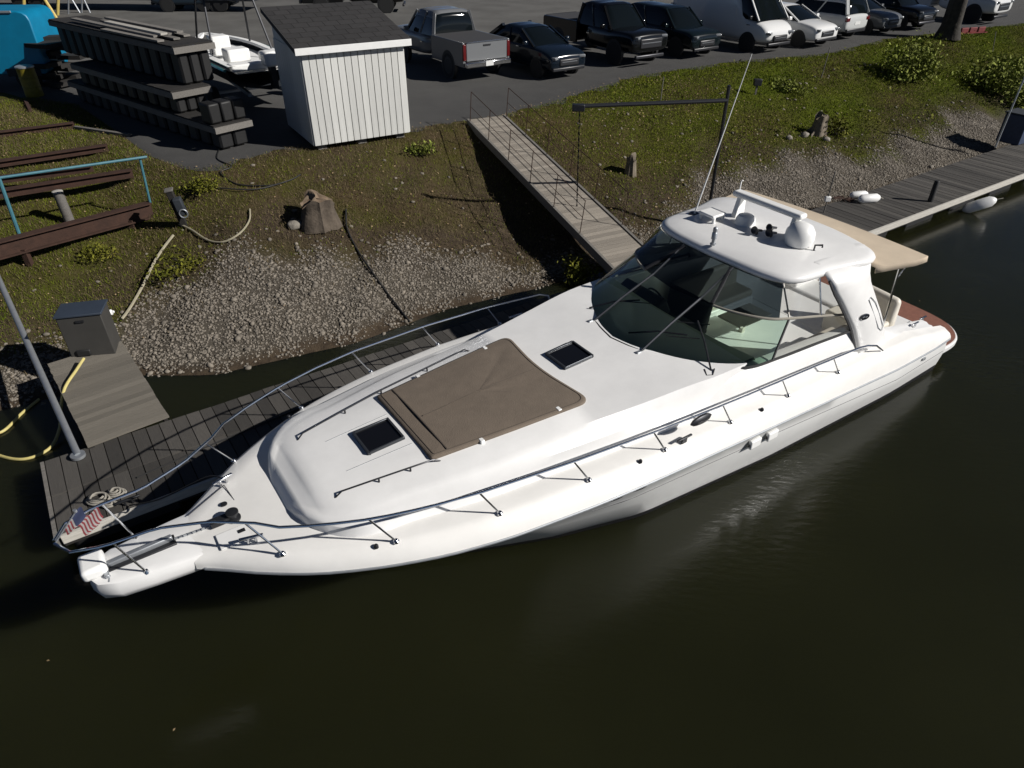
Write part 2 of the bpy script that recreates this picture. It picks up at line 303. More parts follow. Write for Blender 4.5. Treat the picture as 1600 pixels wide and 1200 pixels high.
# parking lot sheet
lx = np.concatenate([[-250, -120], np.arange(-60, 14, .25), [20, 40, 120, 250]])
edge = TE(lx)+.22*np.sin(lx*2.1)+.14*np.sin(lx*5.3+1)+.1*np.sin(lx*11.)
lv = []; lf = []
rows = [0, .6, 2.5, 12, 60, 240]
for k, x in enumerate(lx):
    for r in rows: q = fromb(x, -(edge[k]+r), 2.006+(.02 if r > .3 else 0)); lv.append(q)
nr = len(rows)
for k in range(len(lx)-1):
    for j in range(nr-1): lf.append((k*nr+j, (k+1)*nr+j, (k+1)*nr+j+1, k*nr+j+1))
lme = mesh_np('parking_lot', lv, lf, 'asphalt', True); la_ = lme.attributes.new('worn', 'FLOAT', 'POINT'); la_.data.foreach_set('value', np.tile(np.array([0, .02, .15, 1., 1., 1.], np.float32), len(lx)))
def lot_mat():   # dark patched asphalt near the bank, paler compacted gravel farther in
    m = MAT['asphalt']; n = m.node_tree.nodes; l = m.node_tree.links; b = n['Principled BSDF']; src = b.inputs['Base Color'].links[0].from_socket
    a = n.new('ShaderNodeAttribute'); a.attribute_name = 'worn'; x = n.new('ShaderNodeMix'); x.data_type = 'RGBA'; l.new(a.outputs['Fac'], x.inputs[0]); l.new(src, x.inputs[6])
    nz = n.new('ShaderNodeTexNoise'); nz.inputs['Scale'].default_value = .6; nz.inputs['Detail'].default_value = 8; tc = n.new('ShaderNodeTexCoord'); l.new(tc.outputs['Object'], nz.inputs['Vector']); r = n.new('ShaderNodeValToRGB'); r.color_ramp.elements[0].position = .35; r.color_ramp.elements[1].position = .65; r.color_ramp.elements[0].color = (.075, .072, .066, 1); r.color_ramp.elements[1].color = (.105, .102, .094, 1); l.new(nz.outputs['Fac'], r.inputs[0]); l.new(r.outputs[0], x.inputs[7]); l.new(x.outputs[2], b.inputs['Base Color'])
lot_mat(); struct(link('parking_lot', lme))
LOT = 2.026
# ---- scattered stuff
def scatter(n, x0, x1, t0, t1, keep):
    x = RNG.uniform(x0, x1, n*6); t = RNG.uniform(t0, t1, n*6); k = keep(x, t) > RNG.random(n*6); x, t = x[k][:n], t[k][:n]
    return x, t, np.stack([BX+CY*x+SY*t, BY+SY*x-CY*t, hz(x, t)], 1)
ICO_V = None
def ico():
    bm = bmesh.new(); bmesh.ops.create_icosphere(bm, subdivisions=1, radius=1); v = np.array([p.co[:] for p in bm.verts]); f = np.array([[q.index for q in a.verts] for a in bm.faces]); bm.free(); return v, f
IV, IF = ico()
def stones(name, P, size, mat):
    n = len(P); base = IV[None]*RNG.uniform(.72, 1.25, (n, len(IV), 1))*size[:, None, None]*np.stack([RNG.uniform(.8, 1.3, n), RNG.uniform(.7, 1.1, n), RNG.uniform(.5, .8, n)], 1)[:, None]
    a = RNG.uniform(0, 6.28, n); ca, sa = np.cos(a)[:, None], np.sin(a)[:, None]
    v = np.stack([base[..., 0]*ca-base[..., 1]*sa, base[..., 0]*sa+base[..., 1]*ca, base[..., 2]], 2)+P[:, None]
    f = (IF[None]+(np.arange(n)*len(IV))[:, None, None]).reshape(-1, 3)
    return link(name, mesh_np(name, v.reshape(-1, 3), f, mat))
def gk(x, t):
    wb = .35*np.sin(x*1.3)+.25*np.sin(x*3.1+t); return (1-soft(TG(x)-.5, TG(x)+.5, t+wb))*soft(T0(x)-.02, T0(x)+.42, t+.12*np.sin(x*5.1))
x, t, P = scatter(42000, -27, 9, 3.9, 9.8, gk); struct(stones('riprap_stones', P, .013+.030*RNG.random(len(P))**1.8, 'stone'), 'stuff')
x, t, P = scatter(900, -27, 9, 3.9, 12.5, lambda x, t: np.where(t < TG(x)+.7, .8, .12)*(t > T0(x)-.2)); o = stones('scattered_stones', P, RNG.uniform(.035, .08, len(P)), 'stone'); struct(o, 'stuff')
def blades(name, P, h, wd, mat, lean=.6):
    n = len(P); a = RNG.uniform(0, 6.28, n); d = np.stack([np.cos(a), np.sin(a), 0*a], 1); b = RNG.uniform(0, 6.28, n)
    ln = np.stack([np.cos(b), np.sin(b), 0*b], 1)*(h*RNG.uniform(0, lean, n))[:, None]; top = P+ln+np.stack([0*a, 0*a, h], 1)
    mid = P+ln*.35+np.stack([0*a, 0*a, h*.55], 1)
    v = np.stack([P-d*wd[:, None], P+d*wd[:, None], mid+d*wd[:, None]*.7, top, mid-d*wd[:, None]*.7], 1).reshape(-1, 3); k = np.arange(n)*5
    f = np.concatenate([np.stack([k, k+1, k+2, k+4], 1)]); f2 = np.stack([k+4, k+2, k+3, k+3], 1)
    me = bpy.data.meshes.new(name); allf = [None]
    tri = np.concatenate([np.stack([k, k+1, k+2], 1), np.stack([k, k+2, k+4], 1), np.stack([k+4, k+2, k+3], 1)])
    return link(name, mesh_np(name, v, tri, mat))
patch = lambda x, t: .5+.5*np.sin(x*.9+1.3*np.sin(t*.8))*np.sin(t*1.1+.6*x)
def turf(x, t):
    wb = .35*np.sin(x*1.3)+.25*np.sin(x*3.1+t); base = soft(TG(x)-.2, TG(x)+.9, t+wb)*(t < TE(x)+.15)
    right = soft(-7, -11, x); return base*(.25+.75*np.clip(patch(x, t)+.75*right, 0, 1))*np.where((x > -6) & (x < 3), .45, 1.)
x, t, P = scatter(260000, -46, 10, 5.5, 24, turf); rt_ = soft(-8, -14, x); struct(blades('grass', P, RNG.uniform(.025, .075, len(P))*(1-.15*rt_), RNG.uniform(.003, .007, len(P))*(1+.6*rt_), 'grass', 1.2), 'stuff')
def dry(x, t):
    wb = .35*np.sin(x*1.3)+.25*np.sin(x*3.1+t); base = soft(TG(x)-1.2, TG(x)+.4, t+wb)*(t < TE(x)+.1); return base*np.where(x > -8, 1.-.6*patch(x, t), .12)
x, t, P = scatter(90000, -40, 10, 5.5, 24, dry); struct(blades('dry_grass', P, RNG.uniform(.03, .11, len(P)), RNG.uniform(.003, .006, len(P)), 'dry_grass', 1.4), 'stuff')
def flakes(name, P, s, mat, tilt=.5):
    n = len(P); a = RNG.uniform(0, 6.28, n); u = np.stack([np.cos(a), np.sin(a), RNG.uniform(-tilt, tilt, n)], 1)*s[:, None]; v_ = np.stack([-np.sin(a), np.cos(a), RNG.uniform(-tilt, tilt, n)], 1)*(s*RNG.uniform(.5, .9, n))[:, None]
    Q = P.copy(); Q[:, 2] += s*tilt*.9+.005
    v = np.stack([Q-u, Q-v_*.9, Q+u, Q+v_], 1).reshape(-1, 3); k = np.arange(n)*4
    return link(name, mesh_np(name, v, np.stack([k, k+1, k+2, k+3], 1), mat))
x, t, P = scatter(5200, -34, 9, 5.2, 22, lambda x, t: (t > T0(x)+.3)*(t < TE(x)+.5)*np.where(t > TG(x), .7, .12)*np.where((x < -6) & (x > -17), 1., np.where(x < -17, .2, .5))); P[:, 2] += .05*RNG.random(len(P)); struct(flakes('fallen_leaves', P, RNG.uniform(.012, .034, len(P)), 'dead_leaf'), 'stuff')
# weeds with broader leaves along the right-hand bank and the yard edge
x, t, P = scatter(700, -44, 3, 6., 15, lambda x, t: (t > TG(x)+.3)*(t < TE(x)+.1)*soft(-8, -13, x)*(patch(x*1.7, t*1.6) > .55)); P[:, 2] += .12*RNG.random(len(P)); struct(flakes('leafy_ground_cover', P, RNG.uniform(.03, .07, len(P)), 'weed_leaf', .8), 'stuff')
# ================================================================== THE YACHT (boat axes: x forward, y to port)
yacht = thing('yacht', 'large white motor yacht with brown sunpad and tan aft canopy moored at the dock', 'yacht', (BX, BY, 0), YAW)
I = lambda tab: (lambda x, a=np.array(tab): np.interp(x, a[::-1, 0] if a[0, 0] > a[-1, 0] else a[:, 0], a[::-1, 1] if a[0, 0] > a[-1, 0] else a[:, 1]))
XS = -7.9
y_sheer = I([(5.80, .34), (5.72, .43), (5.6, .54), (5.24, .86), (4.65, 1.28), (4., 1.60), (3.3, 1.85), (2.5, 2.03), (1.3, 2.17), (.3, 2.22), (-2.3, 2.23), (-5.8, 2.2), (-7.3, 2.13), (-7.9, 2.06)])
z_sheer = I([(5.8, 1.50), (4, 1.5), (2.5, 1.47), (1.3, 1.44), (.3, 1.39), (-2.3, 1.2), (-5.8, .90), (-7.3, .80), (-7.9, .76)])
y_rail = I([(5.80, .28), (5.65, .38), (5.5, .50), (4.92, .95), (4.3, 1.30), (3.78, 1.53), (3.2, 1.70), (2.55, 1.83), (1.28, 1.97), (0, 2.04), (-2, 2.06), (-5.4, 2.06), (-7.2, 2.0), (-7.9, 1.92)])
z_deck = I([(5.8, 1.66), (4.9, 1.72), (3.8, 1.75), (2.5, 1.75), (1.3, 1.74), (0, 1.68), (-1.3, 1.58), (-2.7, 1.52), (-4.1, 1.46), (-5.4, 1.40), (-6.4, 1.30), (-7.2, 1.10), (-7.9, .93)])
def sm(tab, x):  # monotone smooth sampling of a table
    return float(tab(x)*.5+.25*tab(x+.22)+.25*tab(x-.22))
st = np.concatenate([np.linspace(5.78, 4.6, 14), np.linspace(4.4, 2., 13), np.linspace(1.6, XS, 26)])
def lvl(x, j):
    u = (5.8-x)/(5.8-XS)
    if j == 0: return (np.interp(u, [0, 1], [3.3, XS]), 0.0, -.55)
    if j == 1: X = np.interp(u, [0, 1], [3.95, XS]); return (X, float(I([(3.95, 0.), (3.5, .28), (2.9, .56), (2.34, .82), (1.2, 1.28), (-.13, 1.66), (-2.88, 1.88), (-6.4, 2.0), (-7.9, 1.98)])(X)), -.03)
    if j == 2: X = np.interp(u, [0, 1], [4.6, XS]); return (X, float(I([(4.6, 0.), (4.2, .30), (3.6, .66), (2.8, 1.08), (1.6, 1.52), (0., 1.88), (-2.6, 2.07), (-6, 2.12), (-7.9, 2.03)])(X)), float(I([(4.6, .62), (1, .62), (-7.9, .33)])(X)))
    if j == 3: X = np.interp(u, [0, 1], [5.3, XS]); return (X, float(I([(5.3, 0.), (4.8, .46), (4.2, .92), (3.4, 1.36), (2.2, 1.76), (.6, 2.05), (-2.3, 2.16), (-6, 2.16), (-7.9, 2.05)])(X)), float(I([(5.3, 1.12), (1, 1.08), (-2.5, .93), (-6, .58), (-7.9, .5)])(X)))
    if j == 4: return (x, max(.0, sm(y_sheer, x)-.05), float(z_sheer(x))-.04)
    return (x, sm(y_sheer, x), float(z_sheer(x)))
hull = MB()
half = [[lvl(x, j) for j in range(6)] for x in st]
rings = [[(p[0], p[1], p[2]) for p in r]+[(p[0], -p[1], p[2]) for p in r[:0:-1]] for r in half]
hull.loft(rings, ring_closed=False)
hull.loft([[(p[0], p[1], p[2]) for p in half[-1]], [(p[0], -p[1], p[2]) for p in half[-1]]], ring_closed=False)
for r in (rings[0],): pass
hull_o = hull.build('hull', 'hull_white', yacht, 50)
def wlv(x, z):   # point on hull side between level 1 and 2 at height z
    a = lvl(x, 1); b = lvl(x, 2); k = (z-a[2])/(b[2]-a[2]); return [a[i]+(b[i]-a[i])*k for i in range(3)]
for sg in (1, -1):
    bs = MB(); rr = []
    for x in np.linspace(5.6, XS, 50):
        a, b = wlv(x, -.06), wlv(x, .13); rr.append([(a[0], sg*(a[1]+.006), a[2]), (b[0], sg*(b[1]+.006), b[2])])
    bs.loft(rr, ring_closed=False).build('boot_stripe', 'bottom_black', hull_o, 40)
    rb = MB().tube([(x, sg*(sm(y_sheer, x)+.005), float(z_sheer(x))+.015) for x in np.linspace(5.7, XS+.05, 60)], .017, 8).build('rub_rail', 'galvanised', hull_o)
    kn = MB().tube([(lvl(x, 3)[0], sg*(lvl(x, 3)[1]+.0), lvl(x, 3)[2]) for x in np.linspace(1.5, XS+.1, 40)], .005, 5).build('knuckle_line', 'charcoal_mesh', hull_o)
# deck moulding (gunwale, side decks, foredeck)
dk = MB(); rr = []
for x in list(st):
    ys, zs, yr, zd = sm(y_sheer, x), float(z_sheer(x)), min(sm(y_rail, x), sm(y_sheer, x)-.01), float(z_deck(x))
    yi = 0.0 if x > -1.95 else max(min(1.8, yr-.12), 0)
    yr = max(yr, .005); inner = max(yr-.30, 0.004)
    yi = min(yi, inner) if x > -1.95 else yi
    inner = max(inner, yi+.002)
    rr.append([(x, ys, zs), (x, ys-.012, zs+.05), (x, (ys+yr)/2+.02, zs+(zd-zs)*.62), (x, yr+.02, zd-.03), (x, max(yr-.04, .004), zd), (x, inner, zd+.004), (x, yi, zd+.006)])
for sg in (1, -1): dk.loft([[(p[0], sg*p[1], p[2]) for p in r] for r in rr], ring_closed=False)
deck_o = dk.build('deck', 'cream_gelcoat', yacht, 45)
# coachroof / trunk, two tiers, rounded nose
y_tr = I([(4.66, .14), (4.62, .40), (4.55, .64), (4.44, .84), (4.25, 1.02), (4.0, 1.17), (3.57, 1.35), (2.45, 1.57), (1, 1.70), (0, 1.74), (-1, 1.77), (-1.95, 1.80)])
z_top = I([(4.9, 1.88), (4.4, 1.91), (3.5, 1.96), (2.9, 1.99), (.5, 2.07), (-.2, 2.11), (-.9, 2.16), (-1.95, 2.17)])
cr = MB(); rr = []
for x, r1, r2, ins in [(4.66, 0., 0., .0), (4.61, .35, .0, .02), (4.54, .85, .0, .05), (4.50, 1., .0, .08), (4.40, 1., .06, .2), (4.36, 1., .55, .26), (4.28, 1., .9, .3), (4.16, 1., 1., .33)]+[(x, 1, 1, .33) for x in np.linspace(4.0, -1.95, 26)]:
    yt = 1.35*max(0, 1-max(0, (x-3.57)/1.10)**2.5)**.5 if x > 3.57 else float(y_tr(x)); zd, zt = float(z_deck(x))-.01, float(z_top(x)); e1 = zd+.15*r1; e2 = e1+(zt-zd-.15)*r2
    f_ = float(np.interp(x, [-1.3, .9], [.34, 1.]))
    rr.append([(x, yt, zd), (x, yt-.05*r1*f_, e1-.02*r1), (x, yt-.09*r1*f_, e1), (x, max(yt-.19*f_, .03), e1+.012*r1+(1-f_)*.12), (x, max(yt-.27*f_, .025), e1+(e2-e1)*(.6+.2*(1-f_))), (x, max(yt-.36*f_, .02), e2), (x, max((yt-.4)*.5, .01), e2+.028*r2), (x, 0, e2+.036*r2)])
for sg in (1, -1): cr.loft([[(p[0], sg*p[1], p[2]) for p in r] for r in rr], ring_closed=False)
roof_o = cr.build('coachroof', 'gelcoat', yacht, 38)
# cockpit coamings (cabin sides under the side windows)
for sg in (1, -1):
    cm = MB(); rr = []
    for x in np.linspace(-1.2, -7.6, 32):
        zt = float(I([(-1.2, 1.95), (-1.5, 2.06), (-1.95, 2.10), (-3.5, 2.02), (-4.9, 1.90), (-5.6, 1.55), (-6.2, 1.36), (-7.6, 1.04)])(x)); zd = float(z_deck(x))-.01; yo = float(I([(-1.2, 1.765), (-2, 1.84), (-5, 1.90), (-7.6, 1.80)])(x))
        rr.append([(x, sg*yo, zd), (x, sg*(yo-.04), zd+(zt-zd)*.5), (x, sg*(yo-.10), zt-.03), (x, sg*(yo-.15), zt), (x, sg*(yo-.26), zt), (x, sg*(yo-.30), .62)])
    cm.loft(rr, ring_closed=False).build('cockpit_coaming', 'gelcoat', yacht, 60)
# cockpit sole, dash, seats
MB().box((-5.3, 0, .70), (4.7, 3.3, .06)).build('cockpit_sole', 'carpet', yacht); MB().box((-2.45, 0, .70), (1.0, 3.3, .06)).build('shade_sole', 'interior_shade', yacht)  # forward sole is coloured dark in place of the hardtop's shade
MB().box((-2.35, -.1, 1.25), (.75, .55, 1.1)).build('shade_block', 'interior_shade', yacht, bevel=.02)  # dark block added to stand in for shade behind the windshield
MB().box((-1.9, 0, 1.35), (.06, 3.2, 1.3)).build('shade_bulkhead', 'interior_shade', yacht)  # added dark wall, shade of the cabin put into its colour
dash = MB(); rr = []
for y in np.linspace(-1.62, 1.62, 20):
    xf = -.86-.28*y*y; xa = -2.05-.05*y*y; rr.append([(xf, y, 2.16-.02*abs(y)), (xf-.35, y, 2.175), (xa, y, 2.16), (xa-.06, y, 2.08), (xa-.02, y, 1.75)])
dash.loft(rr, ring_closed=False).build('dashboard', 'dash_vinyl', yacht, 40)
MB().box((-2.22, -.85, 2.02), (.35, 1.0, .34), ry=.5).build('helm_console', 'interior_shade', yacht, bevel=.04)  # console coloured dark to deepen the shaded view inside
wh = MB().tube([(-2.55+.06*math.sin(a), -.85+.19*math.cos(a), 1.98+.17*math.sin(a)) for a in np.linspace(0, 6.283, 25)[:-1]], .018, 7, True); wh.bar((-2.55, -1.03, 1.98), (-2.55, -.67, 1.98), .03, .02); wh.build('steering_wheel', 'black_plastic', yacht)
def seat(name, c, d, back, rz=0., mat='offwhite_vinyl'):
    e = bpy.data.objects.new(name, None); COL.objects.link(e); e.parent = yacht; e.location = c; e.rotation_euler = (0, 0, rz)
    MB().box((0, 0, .2), (d[0], d[1], .4)).build('seat_base', 'gelcoat', e, bevel=.03)
    MB().box((0, 0, .47), (d[0]-.04, d[1]-.03, .14)).build('cushion', mat, e, bevel=.05, seg=3)
    MB().box((-d[0]/2+.07, 0, .72), (.16, d[1]-.04, back), ry=-.12).build('backrest', mat, e, bevel=.06, seg=3)
seat('helm_seat', (-3.25, -.85, .73), (.62, 1.05, .4), .62, 0., 'charcoal_mesh')  # dark cover stands in for shade over the helm area
seat('companion_seat', (-2.95, .95, .73), (.65, 1.15, .4), .55, math.pi)
seat('lounge_seat', (-4.6, 1.18, .73), (.62, 1.9, .4), .55, -math.pi/2, 'beige_vinyl')
seat('port_lounge', (-4.55, -1.18, .73), (.62, 1.9, .4), .55, math.pi/2, 'beige_vinyl')
MB().box((-4.3, -.15, 1.38), (.9, .55, .04)).bar((-4.3, -.15, .73), (-4.3, -.15, 1.36), .09, .09).build('cockpit_table', 'offwhite_vinyl', yacht, bevel=.015)
# windshield
def arc_pts(pts, n):
    P = [Vector(p) for p in pts]; L = [0]
    for a, b in zip(P, P[1:]): L.append(L[-1]+(b-a).length)
    out = []
    for q in np.linspace(0, L[-1], n):
        i = max(k for k in range(len(L)) if L[k] <= q+1e-9); i = min(i, len(P)-2); f = (q-L[i])/(L[i+1]-L[i])
        p0, p1, p2, p3 = P[max(i-1, 0)], P[i], P[i+1], P[min(i+2, len(P)-1)]
        out.append(.5*((2*p1)+(p2-p0)*f+(2*p0-5*p1+4*p2-p3)*f*f+(3*p1-p0-3*p2+p3)*f**3))
    return out
WB = [(-.74, 0, 2.17), (-.88, .54, 2.165), (-1.28, 1.22, 2.14), (-1.9, 1.70, 2.12), (-2.6, 1.78, 2.085), (-3.6, 1.80, 2.03), (-4.75, 1.82, 1.95)]
WT = [(-1.98, 0, 2.68), (-2.06, .52, 2.68), (-2.22, 1.02, 2.66), (-2.55, 1.45, 2.63), (-2.95, 1.60, 2.58), (-3.6, 1.66, 2.44), (-4.55, 1.70, 2.20)]
RE = [(-2.72, 0, 3.07), (-2.74, .52, 3.07), (-2.80, 1.02, 3.06), (-2.98, 1.36, 3.05), (-3.25, 1.47, 3.04), (-3.75, 1.50, 3.04), (-4.30, 1.52, 3.02)]
for sg in (1, -1):
    f = lambda L: [(p[0], sg*p[1], p[2]) for p in L]
    b, tp, re_ = arc_pts(f(WB), 40), arc_pts(f(WT), 40), arc_pts(f(RE), 40)
    k = 13
    MB().loft([b[:k], tp[:k]], ring_closed=False).build('windshield_pane', 'green_glass', yacht, 60)
    MB().loft([b[k-1:22], tp[k-1:22]], ring_closed=False).build('windshield_pane', 'green_glass', yacht, 60)
    MB().loft([b[21:], tp[21:]], ring_closed=False).build('side_window', 'clear_vinyl', yacht, 60)
    MB().loft([tp[:20], re_[:20]], ring_closed=False).build('enclosure_panel', 'dark_glass', yacht, 60)  # front panels tinted darker to imitate the shaded cabin behind them
    MB().loft([tp[19:], re_[19:]], ring_closed=False).build('enclosure_panel', 'clear_vinyl', yacht, 60)
    MB().tube(b, .022, 7).build('windshield_gasket', 'black_rubber', yacht)
    MB().tube(tp[8:], .022, 7).build('windshield_rail', 'frame_beige', yacht)
    MB().tube([re_[19]+(tp[21]-re_[19])*q for q in np.linspace(0, 1, 4)], .014, 6).build('enclosure_zip', 'offwhite_vinyl', yacht)
    MB().tube([re_[29]+(tp[29]-re_[29])*q for q in np.linspace(0, 1, 4)], .016, 6).build('enclosure_strut', 'stainless', yacht)
    MB().tube([b[21], tp[21]], .02, 6).build('corner_post', 'black_plastic', yacht)
    # mullion, from the deck fitting to the hardtop
    m0 = Vector((-.84, sg*.56, 2.17)); m1 = Vector((-2.07, sg*.52, 2.70)); m2 = Vector((-2.72, sg*.53, 3.06))
    MB().tube([m0+Vector((.03, 0, -.02)), m0.lerp(m1, .5)+Vector((0, 0, .02)), m1], .021, 7).tube([m1, m2], .018, 7).build('mullion', 'mullion_grey', yacht)
    MB().box((-.80, sg*.57, 2.175), (.09, .06, .05)).build('mullion_foot', 'galvanised', yacht, bevel=.01)
    # roof-edge dark strip of the rolled-up curtain
    MB().tube([re_[7]+Vector((.02, 0, -.02)), tp[8]+Vector((.02, 0, .03))], .03, 6).build('curtain_roll', 'black_plastic', yacht)
for (a, e) in (((-1.36, 1.52, 2.16), (-1.78, .78, 2.52)), ((-1.02, .10, 2.22), (-1.5, .86, 2.40)), ((-1.05, -.9, 2.20), (-1.60, -.30, 2.45))):
    wp = MB().tube([a, (Vector(a)+Vector(e))/2+Vector((.0, 0, .05)), e], .014, 6); wp.tube([(Vector(e)+Vector((-.10, .16, -.02))), (Vector(e)+Vector((.22, -.22, -.05)))], .009, 5); wp.build('wiper', 'black_plastic', yacht)
MB().tube([(-1.30, 1.44, 2.17), (-1.22, 1.56, 2.16), (-1.30, 1.60, 2.16), (-1.42, 1.52, 2.18)], .012, 6).build('wiper_base', 'black_plastic', yacht)
# hardtop
def outline(pts, n=10):
    return arc_pts([(p[0], p[1], 0) for p in pts], n)
HT = [(-2.74, 0), (-2.76, .55), (-2.80, .95), (-2.92, 1.27), (-3.16, 1.44), (-3.6, 1.50), (-4.0, 1.53), (-4.35, 1.60)]
AFT = [(-4.35, 1.60), (-4.62, 1.66), (-4.90, 1.58), (-5.08, 1.30), (-5.26, .6), (-5.30, 0)]
edge_p = arc_pts([(p[0], p[1], 0) for p in HT], 30)+arc_pts([(p[0], p[1], 0) for p in AFT], 18)[1:]
full = edge_p+[Vector((p.x, -p.y, 0)) for p in edge_p[-2:0:-1]]
cx = -4.0
def ringat(k, z0, crown=.0):
    return [(cx+(p.x-cx)*k, p.y*k, z0+crown) for p in full]
ht = MB(); ht.loft([ringat(.90, 3.02), ringat(.985, 3.03), ringat(1.0, 3.06), ringat(1.0, 3.10), ringat(.985, 3.135), ringat(.93, 3.165), ringat(.75, 3.20), ringat(.4, 3.235), ringat(.05, 3.245)], ring_closed=True, cap=True)
hardtop = ht.build('hardtop', 'gelcoat', yacht, 50)
# seam where the arch moulding meets the roof
for sg in (1, -1):
    sp = [(-3.86, sg*q, 3.232-.035*q*q) for q in np.linspace(0, 1.0, 8)]+[(-3.87, sg*1.18, 3.185), (-3.93, sg*1.34, 3.17)]
    MB().tube(sp, .008, 5).build('roof_seam', 'charcoal_mesh', hardtop)
    # arch leg: broad moulding that flows out of the hardtop and rakes aft to the side deck
    def leg(q):
        e = q**1.1; z = 3.185-1.72*q; xf = float(np.interp(q, [0, .08, .2, .4, .7, 1], [-3.70, -3.66, -3.74, -4.02, -4.42, -4.74])); xr = float(np.interp(q, [0, .06, .14, .25, .45, .75, 1], [-4.98, -4.80, -4.67, -4.72, -4.96, -5.34, -5.60])); y = float(np.interp(q, [0, .06, .15, .3, .6, 1], [1.30, 1.56, 1.65, 1.71, 1.79, 1.84])); return xf, xr, y, z
    def face(q, k, off=.0):
        xf, xr, y, z = leg(q); return Vector((xf+(xr-xf)*k, sg*(y+.085+off), z))
    lg = MB(); rr = []
    for q in np.linspace(0, 1, 22):
        xf, xr, y, z = leg(q); tk = .085; o_ = tk*min(1, .25+q*6)
        rr.append([(xf, sg*(y-.02), z), (xf-.015, sg*(y+o_*.6), z), (xf-.07, sg*(y+o_), z), ((xf+xr)/2, sg*(y+o_*1.08), z), (xr+.07, sg*(y+o_), z), (xr+.01, sg*(y+o_*.5), z), (xr+.02, sg*(y-.06), z), (xr+.1, sg*(y-.12), z), (xf-.1, sg*(y-.12), z)])
    lego = lg.loft(rr, cap=True).build('arch_leg', 'gelcoat', yacht, 55)
    MB().tube([Vector((leg(q)[0]+.012, sg*(leg(q)[2]+.02), leg(q)[3])) for q in np.linspace(.10, .98, 14)], .022, 6).build('arch_gasket', 'charcoal_mesh', lego)
    MB().tube([face(.40, .70, .012), face(.78, .72, .012), face(.83, .80, .012), face(.78, .88, .012), face(.46, .86, .012), face(.38, .78, .012)], .006, 5, True).build('slot_trim', 'galvanised', lego)
    ec = face(.56, .40, .012); em = MB(); em.lathe([(1, 0), (1, .012), (.9, .016)], 24); dx_ = (face(.56, .55)-face(.56, .25)).normalized(); dz_ = (face(.50, .40)-face(.62, .40)).normalized()
    tl_ = dx_; t2_ = dz_
    em.v = [tuple(ec+tl_*(p[0]*.125)+t2_*(p[1]*.07)+Vector((0, sg*p[2], 0))) for p in em.v]; emo = em.build('emblem', 'black_acrylic', lego)
    s2 = MB()
    for a_, b_ in ((-.35, .012), (.3, -.012)): s2.bar(ec+tl_*(a_*.1-.03)+t2_*b_+Vector((0, sg*.02, 0)), ec+tl_*(a_*.1+.03)+t2_*(b_+.008)+Vector((0, sg*.02, 0)), .006, .010)
    s2.build('emblem_mark', 'galvanised', emo)
# roof gear
def roofz(x, y): return 3.225-.045*y*y
def bdisc(name, c, r, h, mat, par=yacht, seg=20): return MB().lathe([(r, 0), (r, h*.8), (r*.92, h)], seg, c).build(name, mat, par)
lm = MB().lathe([(.05, 0), (.05, .02), (.03, .03), (.03, .09), (.045, .10), (.045, .2), (.035, .215), (.04, .23), (.04, .28), (.02, .30)], 14, (-2.86, -.05, roofz(-2.8, 0)-.02)).build('mast_light', 'galvanised', yacht)
bar = MB(); bar.box((-4.12, -.06, 3.62), (.20, 1.42, .10)); rbar = bar.build('radar_bar', 'white_plastic', yacht, bevel=.045, seg=3)
for y in (-.62, .52):
    MB().add([(-4.22, y-.05, 3.2), (-4.22, y+.05, 3.2), (-3.98, y+.05, 3.2), (-3.98, y-.05, 3.2), (-4.20, y-.04, 3.6), (-4.20, y+.04, 3.6), (-4.06, y+.04, 3.6), (-4.06, y-.04, 3.6)], [(0, 1, 2, 3), (4, 5, 6, 7), (0, 1, 5, 4), (1, 2, 6, 5), (2, 3, 7, 6), (3, 0, 4, 7)]).build('bar_leg', 'white_plastic', rbar, bevel=.01)
MB().box((-3.62, -.78, 3.34), (.34, .34, .05)).box((-3.50, -.93, 3.27), (.06, .05, .14)).box((-3.50, -.63, 3.27), (.06, .05, .14)).box((-3.76, -.78, 3.27), (.06, .3, .14)).build('antenna_plate', 'white_plastic', yacht, bevel=.02)
MB().lathe([(.16, 0), (.17, .05), (.165, .13), (.13, .19), (.06, .215)], 22, (-3.92, -.30, 3.20)).build('satellite_dome', 'white_plastic', yacht)
MB().lathe([(.10, 0), (.21, .05), (.235, .16), (.225, .26), (.17, .35), (.09, .395), (.02, .405)], 26, (-3.98, .74, 3.19)).build('radar_dome', 'white_plastic', yacht)
MB().box((-3.90, .25, 3.225), (.62, .52, .03)).build('horn_tray', 'white_plastic', yacht, bevel=.01)
for (x, y, r) in ((-3.68, .12, .065), (-3.98, .18, .06), (-3.80, .32, .068)):
    h = MB(); M = Matrix.Rotation(math.radians(75), 3, 'Y'); h.lathe([(.02, -.16), (.025, -.04), (r*.8, .03), (r, .05), (r*.9, .055), (.02, .03)], 16, (x, y, 3.32), M.to_4x4().to_3x3()); h.box((x-.03, y, 3.27), (.04, .03, .10)); h.build('horn', 'black_plastic', yacht)
MB().tube([(-4.02, 1.02, 3.17), (-4.02, 1.02, 3.30), (-4.10, 1.10, 3.31), (-4.10, 1.10, 3.27)], .016, 6).build('cleat_hook', 'black_plastic', yacht)
MB().tube([(-4.2, -.75, 3.62), (-4.2, -.75, 3.8), (-4.2, -.72, 3.82)], .012, 6).build('anchor_light', 'white_plastic', yacht)
ab = (-3.62, -1.18, 3.17)
bdisc('antenna_base', (ab[0], ab[1], 3.15), .10, .05, 'dark_steel')
tp_ = tob(aty(1175, 84, fromb(*ab)[1]-.1)); MB().tube([(ab[0], ab[1], ab[2]), Vector(ab).lerp(Vector(tp_), .25), tp_], [.017, .014, .006], 6).build('whip_antenna', 'white_plastic', yacht)
